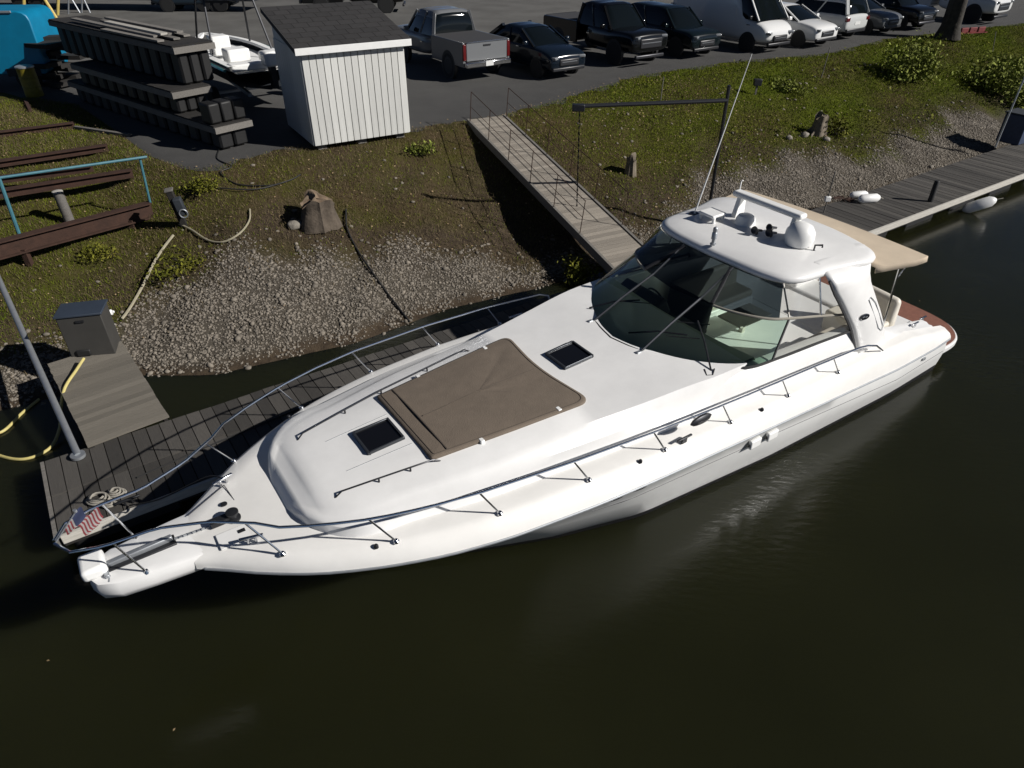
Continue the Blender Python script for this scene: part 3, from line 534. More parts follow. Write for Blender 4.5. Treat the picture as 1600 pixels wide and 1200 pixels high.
# aft canopy with poles
cpy = MB(); rr = []
for x in np.linspace(-4.75, -5.94, 8):
    r = []
    for y in np.linspace(-1.92, 1.92, 25):
        wv = 1.92 if x < -4.9 else 1.74
        r.append((x-.12*(1-(y/1.92)**2)*((x+4.75)/-1.19)*0, y*(1.72+.2*min(1, (-4.75-x)/.9))/1.92, 3.045-.05*((y/1.92)**2)-.03*((-4.75-x)/1.2)+.012*math.sin(x*9)*(1-(y/1.92)**2)))
    rr.append(r)
cpy.loft(rr, ring_closed=False)
cpy.loft([[rr[-1][k] for k in range(25)], [(rr[-1][k][0]-.015, rr[-1][k][1], rr[-1][k][2]-.11) for k in range(25)]], ring_closed=False)
for e, sg in ((0, -1), (24, 1)): cpy.loft([[r[e] for r in rr], [(r[e][0], r[e][1]+sg*.012, r[e][2]-.10) for r in rr]], ring_closed=False)
canopy = cpy.build('aft_canopy', 'tan_canvas', yacht, 30, solid=.012)
for sg in (1, -1):
    MB().tube([(-5.35, sg*1.80, 2.92), (-5.75, sg*1.70, 1.3)], .02, 7).tube([(-5.55, sg*1.82, 2.92), (-5.42, sg*1.78, 2.62)], .014, 6).build('canopy_pole', 'stainless', canopy)
# aft deck, seats, transom, platform
MB().box((-6.7, 0, .86), (1.9, 3.2, .10)).build('aft_deck', 'gelcoat', yacht, bevel=.02)
sb = MB(); sb.add([(-6.42, 1.52, .9), (-6.72, 1.50, .9), (-6.72, .45, .9), (-6.42, .45, .9), (-6.60, 1.46, 1.72), (-6.78, 1.44, 1.70), (-6.80, .6, 1.74), (-6.62, .6, 1.76)], [(0, 1, 2, 3), (4, 5, 6, 7), (0, 1, 5, 4), (1, 2, 6, 5), (2, 3, 7, 6), (3, 0, 4, 7)])
sb.build('aft_seat_back', 'offwhite_vinyl', yacht, bevel=.09, seg=4)
MB().box((-6.2, .98, 1.1), (.6, 1.0, .42)).build('aft_seat', 'offwhite_vinyl', yacht, bevel=.05, seg=3)
MB().box((-7.15, 0, .82), (.8, 3.6, .30)).build('transom_locker', 'gelcoat', yacht, bevel=.10, seg=4)
MB().box((-7.25, -1.2, 1.02), (.9, .8, .24)).build('stern_hatch', 'gelcoat', yacht, bevel=.06, seg=3)
for x, y in ((-6.95, 1.72), (-7.62, 1.55)):
    c = MB().bar((x-.11, y, z_deck(x)+.085), (x+.11, y, z_deck(x)+.085), .03, .025); c.box((x-.03, y, z_deck(x)+.04), (.025, .025, .09)).box((x+.03, y, z_deck(x)+.04), (.025, .025, .09)); c.build('stern_cleat', 'stainless', yacht, bevel=.006)
def plat(k):
    P = [(-7.7, 1.98), (-8.4, 1.98), (-8.75, 1.88), (-9.05, 1.60), (-9.2, 1.2), (-9.26, .6), (-9.28, 0)]
    q = [(p.x, p.y) for p in arc_pts([(a, b, 0) for a, b in P], 24)]; q = [(-7.7+(a+7.7)*(1-k*.02), b*(1-k*.022)) for a, b in q]
    return q+[(a, -b) for a, b in q[-2::-1]]
pf = MB().prism(plat(0), .30, .44).build('swim_platform', 'gelcoat', yacht, bevel=.03, seg=3)
MB().prism(plat(1), .435, .452).build('teak_inlay', 'teak', pf)
# exhaust / hull fittings on the sides
for sg in (1, -1):
    for x in (-1.85, -2.25):
        p = lvl(x, 4); q = lvl(x, 3); k = .45; c = [q[i]+(p[i]-q[i])*k for i in range(3)]
        v = MB().box((x, sg*(c[1]+.035), c[2]-.02), (.24, .07, .16)).build('hull_vent', 'white_plastic', hull_o, bevel=.025, seg=3)
        MB().box((x+.13, sg*(c[1]+.04), c[2]-.02), (.012, .03, .05)).build('vent_mouth', 'black_plastic', hull_o)
    for x in (.95, .55):
        p = lvl(x, 4); q = lvl(x, 3); c = [q[i]+(p[i]-q[i])*.93 for i in range(3)]
        w_ = MB().lathe([(1, -.02), (1, .01), (.8, .014)], 22); w_.v = [tuple((x+a[0]*.13, sg*(c[1]+.004+a[2]-a[0]*.02), c[2]+a[1]*.028)) for a in w_.v]; w_.build('portlight', 'black_acrylic', hull_o)
    p = lvl(-6.9, 3); MB().box((-6.9, sg*(p[1]+.01), .68), (.10, .03, .05)).build('drain_cap', 'galvanised', hull_o)
    p = lvl(-5.2, 4); MB().bar((-4.9, sg*(p[1]-.005), .86), (-5.6, sg*(p[1]-.01), .80), .012, .022).build('name_trim', 'galvanised', hull_o)
# pulpit and ground tackle
pp = [(5.35, .42), (5.85, .385), (6.2, .35), (6.55, .30), (6.74, .20), (6.80, .07)]; poly = pp+[(a, -b) for a, b in pp[::-1]]
pul = MB(); 
def pring(k, z): return [(5.35+(a-5.35)*k[0], b*k[1], z) for a, b in poly]
pul.loft([pring((.93, .7), 1.38), pring((.985, .93), 1.42), pring((1, 1), 1.50), pring((1, 1), 1.60), pring((.99, .96), 1.655), pring((.965, .86), 1.67)], cap=True)
pulpit = pul.build('bow_pulpit', 'gelcoat', yacht, 50)
MB().box((6.30, 0, 1.678), (.85, .17, .03)).build('roller_channel', 'dark_steel', pulpit, bevel=.008)
MB().bar((5.9, 0, 1.73), (6.75, 0, 1.70), .06, .07).bar((6.62, -.17, 1.66), (6.62, .17, 1.66), .05, .10).bar((6.62, .17, 1.66), (6.40, .24, 1.60), .10, .03).bar((6.62, -.17, 1.66), (6.40, -.24, 1.60), .10, .03).build('anchor', 'galvanised', pulpit, bevel=.01)
ac = MB(); ac.box((6.72, -.06, 1.73), (.26, .34, .16)); ac.build('pulpit_cover', 'white_plastic', pulpit, bevel=.05, seg=3)
wd = MB().lathe([(.085, 0), (.085, .03), (.05, .045), (.045, .09), (.075, .10), (.075, .125), (.03, .135)], 18, (5.22, .08, 1.70)); wd.box((5.36, .06, 1.74), (.24, .10, .07)); wd.build('windlass', 'dark_steel', pulpit)
ch = MB()
for k in range(14): ch.bar((5.35+.05*k, .05-.004*k, 1.70), (5.385+.05*k, .05-.004*k, 1.70), .03 if k % 2 else .012, .012 if k % 2 else .03)
ch.build('anchor_chain', 'galvanised', pulpit)
MB().box((5.30, .36, 1.70), (.36, .26, .018)).build('locker_lid', 'gelcoat', pulpit, bevel=.006)
for a_, b_ in (((350, 758), (293, 806)), ((350, 758), (371, 789))): MB().tube([bt(*a_, 1.725), bt(*b_, 1.70)], .006, 4).build('deck_seam', 'charcoal_mesh', pulpit)
MB().lathe([(.04, 0), (.04, .012), (.02, .016)], 12, tuple(bt(350, 788, 1.715))).build('deck_filler', 'dark_steel', pulpit)
MB().box((5.20, .33, 1.714), (.08, .05, .01)).build('lid_latch', 'dark_steel', pulpit)
for sg in (1, -1):
    x = 5.15; c = MB().bar((x-.13, sg*.62, 1.80), (x+.13, sg*.55, 1.80), .035, .03).box((x-.04, sg*.60, 1.75), (.03, .03, .09)).box((x+.04, sg*.57, 1.75), (.03, .03, .09)); c.build('bow_cleat', 'stainless', yacht, bevel=.008)
    for x in (4.0, .45, -2.0):
        y = sg*(float(y_rail(x))+.02); MB().lathe([(.03, 0), (.028, .03), (.018, .045)], 12, (x, y, float(z_deck(x))-.03)).build('fairlead', 'dark_steel', yacht)
    x = -.35; y = sg*(float(y_rail(x))+.01); c = MB().bar((x-.14, y, z_deck(x)+.08), (x+.14, y, z_deck(x)+.08), .032, .028).box((x, y, z_deck(x)+.03), (.10, .03, .08)); c.build('midship_cleat', 'stainless' if sg < 0 else 'dark_steel', yacht, bevel=.008)
# sunpad
def rr_poly(c, rs, n=6):
    out = []; m = len(c)
    for i in range(m):
        p = Vector((*c[i], 0)); a = (Vector((*c[i-1], 0))-p).normalized(); b = (Vector((*c[(i+1) % m], 0))-p).normalized(); r = rs[i]
        for k in range(n+1):
            q = k/n; out.append((1-q)**2*(p+a*r)+2*q*(1-q)*p+q*q*(p+b*r))
    return out
SPc = [(2.90, -.80), (2.90, .80), (1.7, .93), (.50, 1.04), (.68, 0.), (.50, -1.04), (1.7, -.93)]
spo = rr_poly(SPc, [.03, .03, .1, .20, .5, .20, .1])
def padz(x, y): return float(z_top(x))+.035+.055*(1-min(1, abs(y)/1.3)**2)
# subdivided top sheet following the roof, slightly creased
sp = MB(); rings = []
for k, dz in ((1., -.06), (1., .004), (.992, .014), (.955, .018), (.8, .02), (.6, .02), (.4, .02), (.2, .02), (.02, .02)):
    rings.append([(1.7+(p.x-1.7)*k, p.y*k, padz(1.7+(p.x-1.7)*k, p.y*k)+dz-.02+(.008*math.sin(p.x*k*6+p.y*7)*math.sin(p.y*k*5+p.x)+.004*math.sin(p.x*k*17+p.y*k*11) if k < .9 else 0)) for p in spo])
sp.loft(rings, cap=True); sunpad = sp.build('sunpad', 'taupe_canvas', yacht, 50)
def onpad(x, y): return (x, y, padz(x, y)+.003)
MB().tube([(1.7+(p.x-1.7)*.955, p.y*.955, padz(1.7+(p.x-1.7)*.955, p.y*.955)-.001) for p in spo], .007, 5, True).build('piping', 'taupe_piping', sunpad)
MB().tube([onpad(2.66, y) for y in np.linspace(-.78, .78, 20)], .012, 5).build('seam', 'taupe_piping', sunpad)
for y in (.0,): MB().tube([onpad(x, y+.02*math.sin(x*3)) for x in np.linspace(2.6, .75, 20)], .006, 5).build('seam', 'taupe_piping', sunpad)
for x in (2.2, 1.0):
    for sg in (1, -1): MB().box((x, sg*(.86+.10*(2.3-x)*.6), padz(x, .95)-.02), (.06, .09, .05)).build('pad_strap', 'white_plastic', sunpad, bevel=.01)
# hatches
for (x0, x1, zz) in ((3.52, 2.98, 2.0), (.36, -.20, 2.12)):
    e = bpy.data.objects.new('deck_hatch', None); COL.objects.link(e); e.parent = yacht; xc = (x0+x1)/2; e.location = (xc, 0, float(z_top(xc))+.045); e.rotation_euler = (0, math.atan((float(z_top(x0))-float(z_top(x1)))/-(x0-x1)), 0)
    L, W = x0-x1, .50
    fr = MB(); 
    for c, d in (((L/2-.02, 0, .012), (.03, W, .05)), ((-L/2+.02, 0, .012), (.03, W, .05)), ((0, W/2-.012, .012), (L-.07, .024, .05)), ((0, -W/2+.012, .012), (L-.07, .024, .05))): fr.box(c, d)
    fr.build('hatch_frame', 'mullion_grey', e, bevel=.008)
    MB().box((0, 0, .004), (L-.06, W-.04, .02)).build('hatch_lens', 'black_acrylic', e)
for y in (-.33, .33): MB().tube([(x, y*(1+.1*(4.2-x)), float(z_top(x))+.045-.02*abs(y)-.006) for x in np.linspace(3.85, 2.95, 12)], .004, 4).build('roof_seam', 'galvanised', roof_o)
# coachroof hand rails
for sg in (1, -1):
    pts = [(x, sg*float(I([(4.15, .62), (2.85, .86), (1.0, 1.10)])(x)), float(z_top(x))+(.0 if x in (4.15, 1.2) else .075)) for x in (4.15, 4.05, 3.4, 2.8, 2.0, 1.3, 1.2)] if sg < 0 else [(x, float(I([(4.15, .66), (2.85, .86)])(x)), float(z_top(x))+(.0 if x in (4.15, 2.8) else .075)) for x in (4.15, 4.05, 3.6, 3.2, 2.9, 2.8)]
    hr = MB().tube(pts, .011, 7); 
    for p in pts[2:-2:1]: hr.tube([p, (p[0], p[1], p[2]-.08)], .012, 6)
    hr.build('grab_rail', 'dark_steel', yacht)
# bow rail
z_rt = I([(6.9, 2.28), (5, 2.25), (2.8, 2.22), (1.5, 2.17), (.3, 2.10), (-.96, 2.0), (-2.1, 1.93), (-3.2, 1.86), (-4.6, 1.76)])
def railpt(x, sg): return (x, sg*(float(y_rail(x-.22 if x < 5.6 else x))-.01) if x < 5.1 else sg*float(I([(5.1, .87), (5.5, .58), (6., .37), (6.5, .34), (6.8, .24), (6.92, .02)])(x)), float(z_rt(x)))
base_x = [4.92, 3.78, 2.55, 1.28, 0.0, -1.33, -2.65, -3.95]
for sg in (1, -1):
    xs_ = list(np.linspace(6.92, 5.1, 16))+list(np.linspace(4.9, -4.4 if sg > 0 else -.85, 36))
    pts = [railpt(x, sg) for x in xs_]
    if sg > 0: pts += [(-4.7, sg*2.03, 1.70), (-5.0, sg*2.04, 1.60), (-5.25, sg*2.05, 1.42)]
    else: pts += [(-1.05, -2.03, 1.93), (-1.15, -2.03, 1.6)]
    rail = MB().tube(pts, .0165, 8).build('bow_rail', 'stainless', yacht)
    for bx_ in base_x:
        if sg < 0 and bx_ < -.5: continue
        b = (bx_, sg*float(y_rail(bx_)), float(z_deck(bx_))); tpt = railpt(bx_+.27, sg)
        MB().tube([b, tpt], .0125, 7).build('stanchion', 'stainless', rail)
        MB().lathe([(.038, -.01), (.036, .012), (.02, .03)], 12, b).build('stanchion_foot', 'stainless', rail)
    b = (6.25, sg*.30, 1.66); MB().tube([b, railpt(6.42, sg)], .0125, 7).lathe([(.035, -.01), (.02, .03)], 10, b).build('stanchion', 'stainless', rail)
# black pouch and dark line on the port rail
pc = MB(); rr = []
for q in np.linspace(-1, 1, 9):
    r = math.sqrt(max(0, 1-q*q*.96)); rr.append([(-.62+.20*q, 2.06+.05*r*math.cos(a), 1.94+.075*r*math.sin(a)) for a in np.linspace(0, 6.283, 11)[:-1]])
pc.loft(rr, cap=True).build('rail_pouch', 'dark_steel', yacht)
# ------------------------------------------------------------------ flag on the bow rail
fl = fromb(6.92, 0, 2.26); flag = thing('boat_flag', 'small striped red, white and blue flag flying from the tip of the bow rail', 'flag', tuple(fl), 0)
FT = Vector(aty(118, 800, fl[1]+.2))-Vector(fl); MB().tube([(0, 0, 0), FT], .008, 6).lathe([(.02, 0), (.02, .03)], 8, FT).build('staff', 'galvanised', flag)
def fpt(u, v):
    droop = -.16*u*u; return tuple(FT*(1-.62*v)+Vector((.22*u, .10*u+.04*math.sin(u*11+v*2), -.03*u+droop*.5+.03*math.sin(u*10+v*3))))
for k in range(13):
    mb = MB(); a, b = k/13, (k+1)/13; u0 = .42 if k < 7 else 0
    mb.loft([[fpt(u, a) for u in np.linspace(u0, 1, 12)], [fpt(u, b) for u in np.linspace(u0, 1, 12)]], ring_closed=False); mb.build('stripe', 'flag_red' if k % 2 == 0 else 'flag_white', flag)
MB().loft([[fpt(u, v) for u in np.linspace(0, .42, 7)] for v in np.linspace(0, 7/13, 5)], ring_closed=False).build('canton', 'flag_blue', flag)
# ================================================================== DOCKS AND GANGWAYS
def bevel_box_mesh(name, mat, bev=.02):
    mb = MB().box((0, 0, 0), (1, 1, 1)); return mb.mesh(name, mat, 0)
def planks(parent, name, mat_fn, items, jitter=.004):
    meshes = {}
    for (c, d, rz) in items:
        mt = mat_fn(c)
        if mt not in meshes: meshes[mt] = bevel_box_mesh(name, mt)
        o = link(name, meshes[mt], parent); o.location = (c[0], c[1], c[2]+random.uniform(-jitter, jitter)); o.scale = d; o.rotation_euler = (random.uniform(-.006, .006), random.uniform(-.006, .006), rz+random.uniform(-.004, .004))
DZ = .46
dock = thing('floating_dock', 'long grey plank floating dock running behind the yacht along the stony bank', 'dock', (BX, BY, 0), YAW)
items = []; x = 7.24
while x > -26:
    wdt = random.uniform(.205, .235)
    if x > -2.2:
        items.append(((x-wdt/2, -2.76, DZ), (wdt-.014, .93+random.uniform(-.02, .02), .04), 0)); items.append(((x-wdt/2, -3.72, DZ+.004), (wdt-.014, .94+random.uniform(-.02, .02), .04), 0))
    else: items.append(((x-wdt/2, -3.24, DZ), (wdt-.016, 1.90+random.uniform(-.02, .02), .04), 0))
    x -= wdt
dx0, dx1 = 7.24, x
planks(dock, 'plank', lambda c: 'brown_plank' if (2.55 < c[0] < 3.05 and c[1] > -3.2) else 'grey_plank', items)
for y in (-2.36, -3.235, -4.12): MB().box(((dx0+dx1)/2, y, DZ-.12), (dx0-dx1-.04, .09, .18)).build('stringer', 'dark_timber', dock)
for k, xx in enumerate(np.arange(6.4, -26, -2.4)):
    MB().box((xx, -3.24, .08), (1.5, 1.5, .50)).build('float', 'black_float', dock, bevel=.06)
MB().box(((7.24-11)/2+.0, -2.27, DZ-.035), (18.2, .06, .15)).build('edge_board', 'pale_board', dock, bevel=.008)
MB().box((-18.6, -2.27, DZ-.035), (14.2, .07, .17)).build('edge_board', 'pale_board', dock, bevel=.008)
MB().box((7.275, -3.24, DZ-.06), (.05, 1.9, .17)).build('end_board', 'grey_timber', dock)
# dark power cable lying along the planks is its own thing
def cable(name, label, cat, pts, r, mat, seg=7, n=60):
    P = arc_pts(pts, n); o = MB().tube([p-Vector(pts[0]) for p in P], r, seg).build(name, mat); o.location = pts[0]; return tag(o, label, cat)
W = lambda x, y, z: tuple(fromb(x, y, z))
cable('dock_cable', 'thin black cable running lengthwise over the planks at the bow end of the dock', 'cable', [W(6.1, -2.95, DZ+.035), W(5., -3.1, DZ+.035), W(3.5, -3.25, DZ+.035), W(1.5, -3.5, DZ+.035)], .012, 'black_rubber')
# coil of rope
def coil(label, c, rad, n=3):
    P = []
    for a in np.linspace(0, n*6.283, n*14): P.append((c[0]+(rad-.02*a/6.28*1.2+.015*math.sin(a*2.3))*math.cos(a), c[1]+(rad*.8-.018*a/6.28)*math.sin(a), c[2]+.012+.004*a))
    o = MB().tube([Vector(p)-Vector(c) for p in P], .016, 6).build('rope_coil', 'rope_white'); o.location = c; return tag(o, label, 'rope', 'rope coils on the dock')
coil('loose white rope coil on the dock planks, nearest the dock end', tuple(at(155, 782, DZ+.03)), .17)
coil('small white rope coil on the dock beside the bow, farther from the dock end', tuple(at(182, 772, DZ+.03)), .13)
coil('tight white rope coil by the dock edge just above the striped flag', tuple(at(172, 790, DZ+.03)), .10, 2)
# mooring line from bow cleat to the dock
cable('mooring_line', 'dark mooring line from the bow cleat over to the dock edge', 'rope', [W(5.15, -.60, 1.80), W(5.3, -.95, 1.62), W(5.9, -1.7, .95), W(6.3, -2.35, DZ+.05)], .012, 'dark_steel')
MB_c = MB().bar((-.16, 0, .09), (.16, 0, .09), .04, .035).box((-.05, 0, .04), (.03, .03, .1)).box((.05, 0, .04), (.03, .03, .1)).build('dock_cleat', 'dark_steel', None, bevel=.008); MB_c.location = W(6.3, -2.42, DZ+.02); MB_c.rotation_euler = (0, 0, YAW); tag(MB_c, 'steel mooring cleat on the dock edge beside the bow pulpit', 'cleat')
# left ramp: bleached boards up to the storage box
ramp = thing('shore_ramp', 'short bleached board ramp from the dock up to the grey storage box', 'ramp', (BX, BY, 0), YAW)
r0 = np.array([5.98, -4.18, DZ+.06]); r1 = np.array([6.22, -6.75, .80]); L = np.linalg.norm(r1-r0); d = (r1-r0)/L; pitch = math.asin(d[2]); azr = math.atan2(d[1], d[0])
items = []; nb = 23
meb = bevel_box_mesh('board', 'bleached_deck')
for k in range(nb):
    c = r0+d*L*(k+.5)/nb; o = link('board', meb, ramp); o.location = c; o.scale = (L/nb-.006, 1.27+random.uniform(-.015, .015), .035); o.rotation_euler = (0, -pitch, azr)
for s_ in (-.58, .58):
    n_ = np.array([-d[1], d[0], 0])*s_; MB().bar(r0+n_-[0, 0, .1], r1+n_-[0, 0, .1], .06, .15).build('side_beam', 'dark_timber', ramp)
bq0 = at(112, 559, .80); bq1 = at(180, 551, .80); bhz = float(aty(158, 491, bq1[1])[2]-.80); bang = math.atan2(bq1[1]-bq0[1], bq1[0]-bq0[0]); BW = float(np.hypot(*(bq1-bq0)[:2])); BD = .50
box = thing('storage_box', 'upright grey storage box with a dark blue top at the head of the board ramp', 'box', tuple(bq0), bang)
MB().box((BW/2, BD/2, bhz/2-.02), (BW, BD, bhz+.04)).build('box_body', 'grey_lid', box, bevel=.015)
MB().box((BW/2, BD/2, bhz+.02), (BW+.05, BD+.05, .04)).build('box_lid', 'blue_lid', box, bevel=.01)
MB().box((BW*.32, -.015, .08), (.24, .05, .13)).build('hose_port', 'black_rubber', box, bevel=.02)
MB().box((BW/2, -.012, bhz-.10), (.14, .02, .04)).build('latch', 'dark_steel', box)
for (u, v, s_, lb) in ((168, 494, .11, 'white plastic jug lying on the bank right behind the storage box'), (174, 511, .06, 'small white cup beside the storage box')):
    p = ground(u, v); o = MB().lathe([(.5*s_, 0), (.55*s_, .3*s_), (.55*s_, 1.1*s_), (.25*s_, 1.4*s_), (.22*s_, 1.6*s_)], 14, (0, 0, 0), Matrix.Rotation(1.3, 3, 'Y')).build('plastic_jug' if s_ > .08 else 'plastic_cup', 'white_plastic'); o.location = (p[0], p[1], p[2]+.4*s_+.02); tag(o, lb, 'jug' if s_ > .08 else 'cup')
# stiff arm pipe between dock and bank
pa = Vector(at(122, 712, DZ+.06)); pb = Vector(at(-40, 352, 1.75)); arm = MB().tube([(0, 0, 0), pb-pa], .055, 12); arm.lathe([(.11, -.02), (.11, .03)], 14); ao = arm.build('stiff_arm_pipe', 'galvanised'); ao.location = pa; tag(ao, 'long grey steel pipe bracing the dock end to the bank', 'pipe')
# yellow hoses
cable('yellow_hose', 'yellow water hose looping from the storage box across the water beside the ramp', 'hose', [tuple(at(131, 560, .92)), tuple(at(120, 577, .86)), tuple(at(101, 607, .75)), tuple(at(95, 640, .45)), tuple(at(93, 670, .15)), tuple(at(78, 700, .03)), tuple(at(40, 717, .02)), tuple(at(0, 712, .02)), tuple(at(-45, 690, .02)), tuple(at(-40, 672, .02)), tuple(at(0, 676, .03)), tuple(at(35, 645, .02)), tuple(at(61, 624, .02))], .026, 'yellow_hose', 8, 90)
cable('pale_water_hose', 'pale hose curving across the dark water at the left edge', 'hose', [tuple(at(-30, 548, .02)), tuple(at(0, 563, .02)), tuple(at(25, 578, .02)), tuple(at(62, 600, .02))], .018, 'pale_hose')
# bank hoses and cables
def gcable(name, label, cat, px, r, mat, lift=.02, n=70):
    pts = []
    for (u, v) in px: p = ground(u, v); pts.append((p[0], p[1], p[2]+lift+r))
    P = arc_pts(pts, n)
    for p in P: p.z = max(p.z, hw(p)+r*.8)
    o = MB().tube([p-P[0] for p in P], r, 6).build(name, mat); o.location = P[0]; return tag(o, label, cat)
gcable('bank_hose', 'pale straight hose running down the bank from the dark post to the storage box', 'hose', [(272, 372), (258, 390), (243, 413), (225, 450), (205, 485), (192, 503)], .030, 'pale_hose', .04)
gcable('looped_hose', 'thin pale hose lying in a half loop on the bank beside the dark post', 'hose', [(281, 353), (300, 362), (325, 378), (350, 381), (375, 368), (390, 348), (391, 330)], .022, 'pale_hose', .03)
gcable('stump_cable', 'black cable running down the stony bank from beside the big stump to the dock', 'cable', [(541, 330), (543, 360), (560, 395), (580, 425), (605, 460), (640, 505)], .024, 'black_rubber')
gcable('yard_cable', 'tangled black cable on the asphalt below the dock section stack', 'cable', [(345, 232), (340, 250), (362, 262), (345, 272), (372, 290), (420, 292), (440, 288)], .018, 'black_rubber')
gcable('post_cable', 'black cable lying from the dark post towards the big stump', 'cable', [(305, 297), (340, 296), (400, 298), (450, 285), (470, 275)], .018, 'black_rubber')
# ---------------------------------------------------------------- main gangway with rails
gang = thing('gangway', 'long weathered board gangway with thin steel handrails leading from the lot down to the dock', 'gangway', (BX, BY, 0), YAW)
g0 = np.array([-6.39, -12.5, 2.10]); g1 = np.array([-5.2, -3.9, .62]); L = np.linalg.norm(g1-g0); d = (g1-g0)/L; pitch = math.asin(d[2]); azr = math.atan2(d[1], d[0]); nrm = np.array([-math.sin(azr), math.cos(azr), 0])
upg = np.cross(d, nrm); upg = upg if upg[2] > 0 else -upg
nb = 66; meb = bevel_box_mesh('board', 'weathered_deck')
for k in range(nb):
    o = link('board', meb, gang); o.location = g0+d*L*(k+.5)/nb; o.scale = (L/nb-.010, 1.18+random.uniform(-.01, .01), .04); o.rotation_euler = (0, -pitch, azr)
for s_ in (-.63, .63):
    MB().bar(g0+nrm*s_-upg*.06, g1+nrm*s_-upg*.06, .07, .22, tuple(upg)).build('side_beam', 'grey_timber', gang)
    hts = []
    for q in np.linspace(.02, .80, 6):
        b = g0+d*L*q+nrm*s_; MB().tube([b, b+upg*.95], .012, 6).build('rail_post', 'rust', gang); hts.append(b)
    MB().tube([h+upg*.95 for h in hts], .012, 6).build('hand_rail', 'rust', gang); MB().tube([h+upg*.5 for h in hts], .009, 6).build('mid_rail', 'rust', gang)
# gangway hoist frame
rtp = Vector(at(1136, 157, 3.75)); lft = Vector(at(902, 166, 3.75)); rb_ = Vector((rtp.x+.12, rtp.y+.3, 0)); rb_.z = hw(rb_)
ho = thing('hoist_frame', 'dark steel hoist frame with one tall post and a long arm over the gangway', 'frame', tuple(rb_))
MB().tube([(0, 0, -.3), rtp-rb_+Vector((-.01, 0, .35))], .045, 9).build('post', 'dark_steel', ho); MB().tube([rtp-rb_, lft-rb_], .05, 9).build('arm', 'dark_steel', ho); MB().box(lft-rb_+Vector((.03, 0, -.03)), (.30, .16, .16)).build('arm_head', 'dark_steel', ho, bevel=.02)
gc = Vector(fromb(*(g0+d*L*.66))); chn = MB(); a_ = lft-rb_+Vector((.06, 0, -.1)); b_ = gc-rb_
for k in range(34):
    p = a_.lerp(b_, k/34); q = a_.lerp(b_, (k+.9)/34); chn.bar(p, q, .036 if k % 2 else .014, .014 if k % 2 else .036)
chn.build('chain', 'dark_steel', ho)
# ---------------------------------------------------------------- right-hand dock things
pb_ = at(1453, 315, DZ+.02); o = MB().lathe([(.075, 0), (.075, .60), (.06, .63)], 14).build('mooring_post', 'black_rubber'); o.location = tuple(pb_); tag(o, 'short black mooring post standing on the right-hand dock', 'post')
def fender(label, loc, rot, s=1.):
    f_ = thing('fender', label, 'fender', loc, 0, 'white fenders by the right-hand dock'); f_.rotation_euler = rot
    MB().lathe([(.03*s, -.36*s), (.07*s, -.33*s), (.125*s, -.24*s), (.13*s, 0), (.125*s, .24*s), (.07*s, .33*s), (.03*s, .36*s)], 18).build('body', 'white_plastic', f_); MB().tube([(0, 0, .36*s), (.02, 0, .44*s), (.05, .02, .50*s)], .012, 6).build('fender_rope', 'rope_white', f_)
fender('cream fender lying on the planks of the right-hand dock', tuple(at(1358, 310, DZ+.14)), (0, math.radians(90), math.radians(12)))
fender('cream fender beside it half behind, resting against the bank edge of the dock', tuple(at(1342, 304, DZ+.13)), (0, math.radians(88), math.radians(8)), .8)
fender('white fender hanging over the water from the right-hand dock edge', tuple(at(1530, 320, .26)), (math.radians(30), math.radians(58), math.radians(20)), 1.25)
gcl = MB(); 
for k in range(16): a = random.uniform(0, 6.28); gcl.tube([(0, 0, .02), (.12*math.cos(a), .12*math.sin(a), .05), (.3*math.cos(a+.6), .25*math.sin(a+.6), .03)], .016, 5)
o = gcl.build('chain_heap', 'rust'); o.location = tuple(at(1318, 312, DZ+.02)); tag(o, 'heap of rusty chain on the dock beside the cream fenders', 'chain')
pp_ = at(1287, 333, DZ); wp_ = thing('dock_pedestal', 'thin white-topped stake standing on the dock behind the tan canopy', 'stake', tuple(pp_)); MB().tube([(0, 0, 0), (0, 0, 1.2)], .018, 6).build('stake', 'grey_timber', wp_); MB().box((0, 0, .42), (.16, .10, .15)).build('white_cap', 'white_plastic', wp_, bevel=.02)
# tall pole with white arm and dark box at the right edge
tpz = at(1555, 230, DZ+.02); tpole = thing('davit_pole', 'tall thin steel pole with a white sloping arm on the right-hand dock', 'pole', tuple(tpz)); MB().tube([(0, 0, 0), (.05, 0, 3.05)], .03, 8).build('pole', 'galvanised', tpole); MB().bar((.05, 0, 3.05), Vector(aty(1650, 178, tpz[1]-.3))-Vector(tpz), .06, .09).build('arm', 'white_plastic', tpole)
bb = at(1588, 226, DZ+.02); bb2 = thing('dock_cabinet', 'dark blue cabinet on the right-hand dock at the frame edge', 'cabinet', tuple(bb), YAW); MB().box((-.30, -.3, .50), (.85, .8, 1.0)).build('cabinet_body', 'blue_tarp', bb2, bevel=.03); MB().box((-.3, -.3, 1.03), (.92, .88, .05)).build('cabinet_top', 'dark_cover', bb2, bevel=.015)
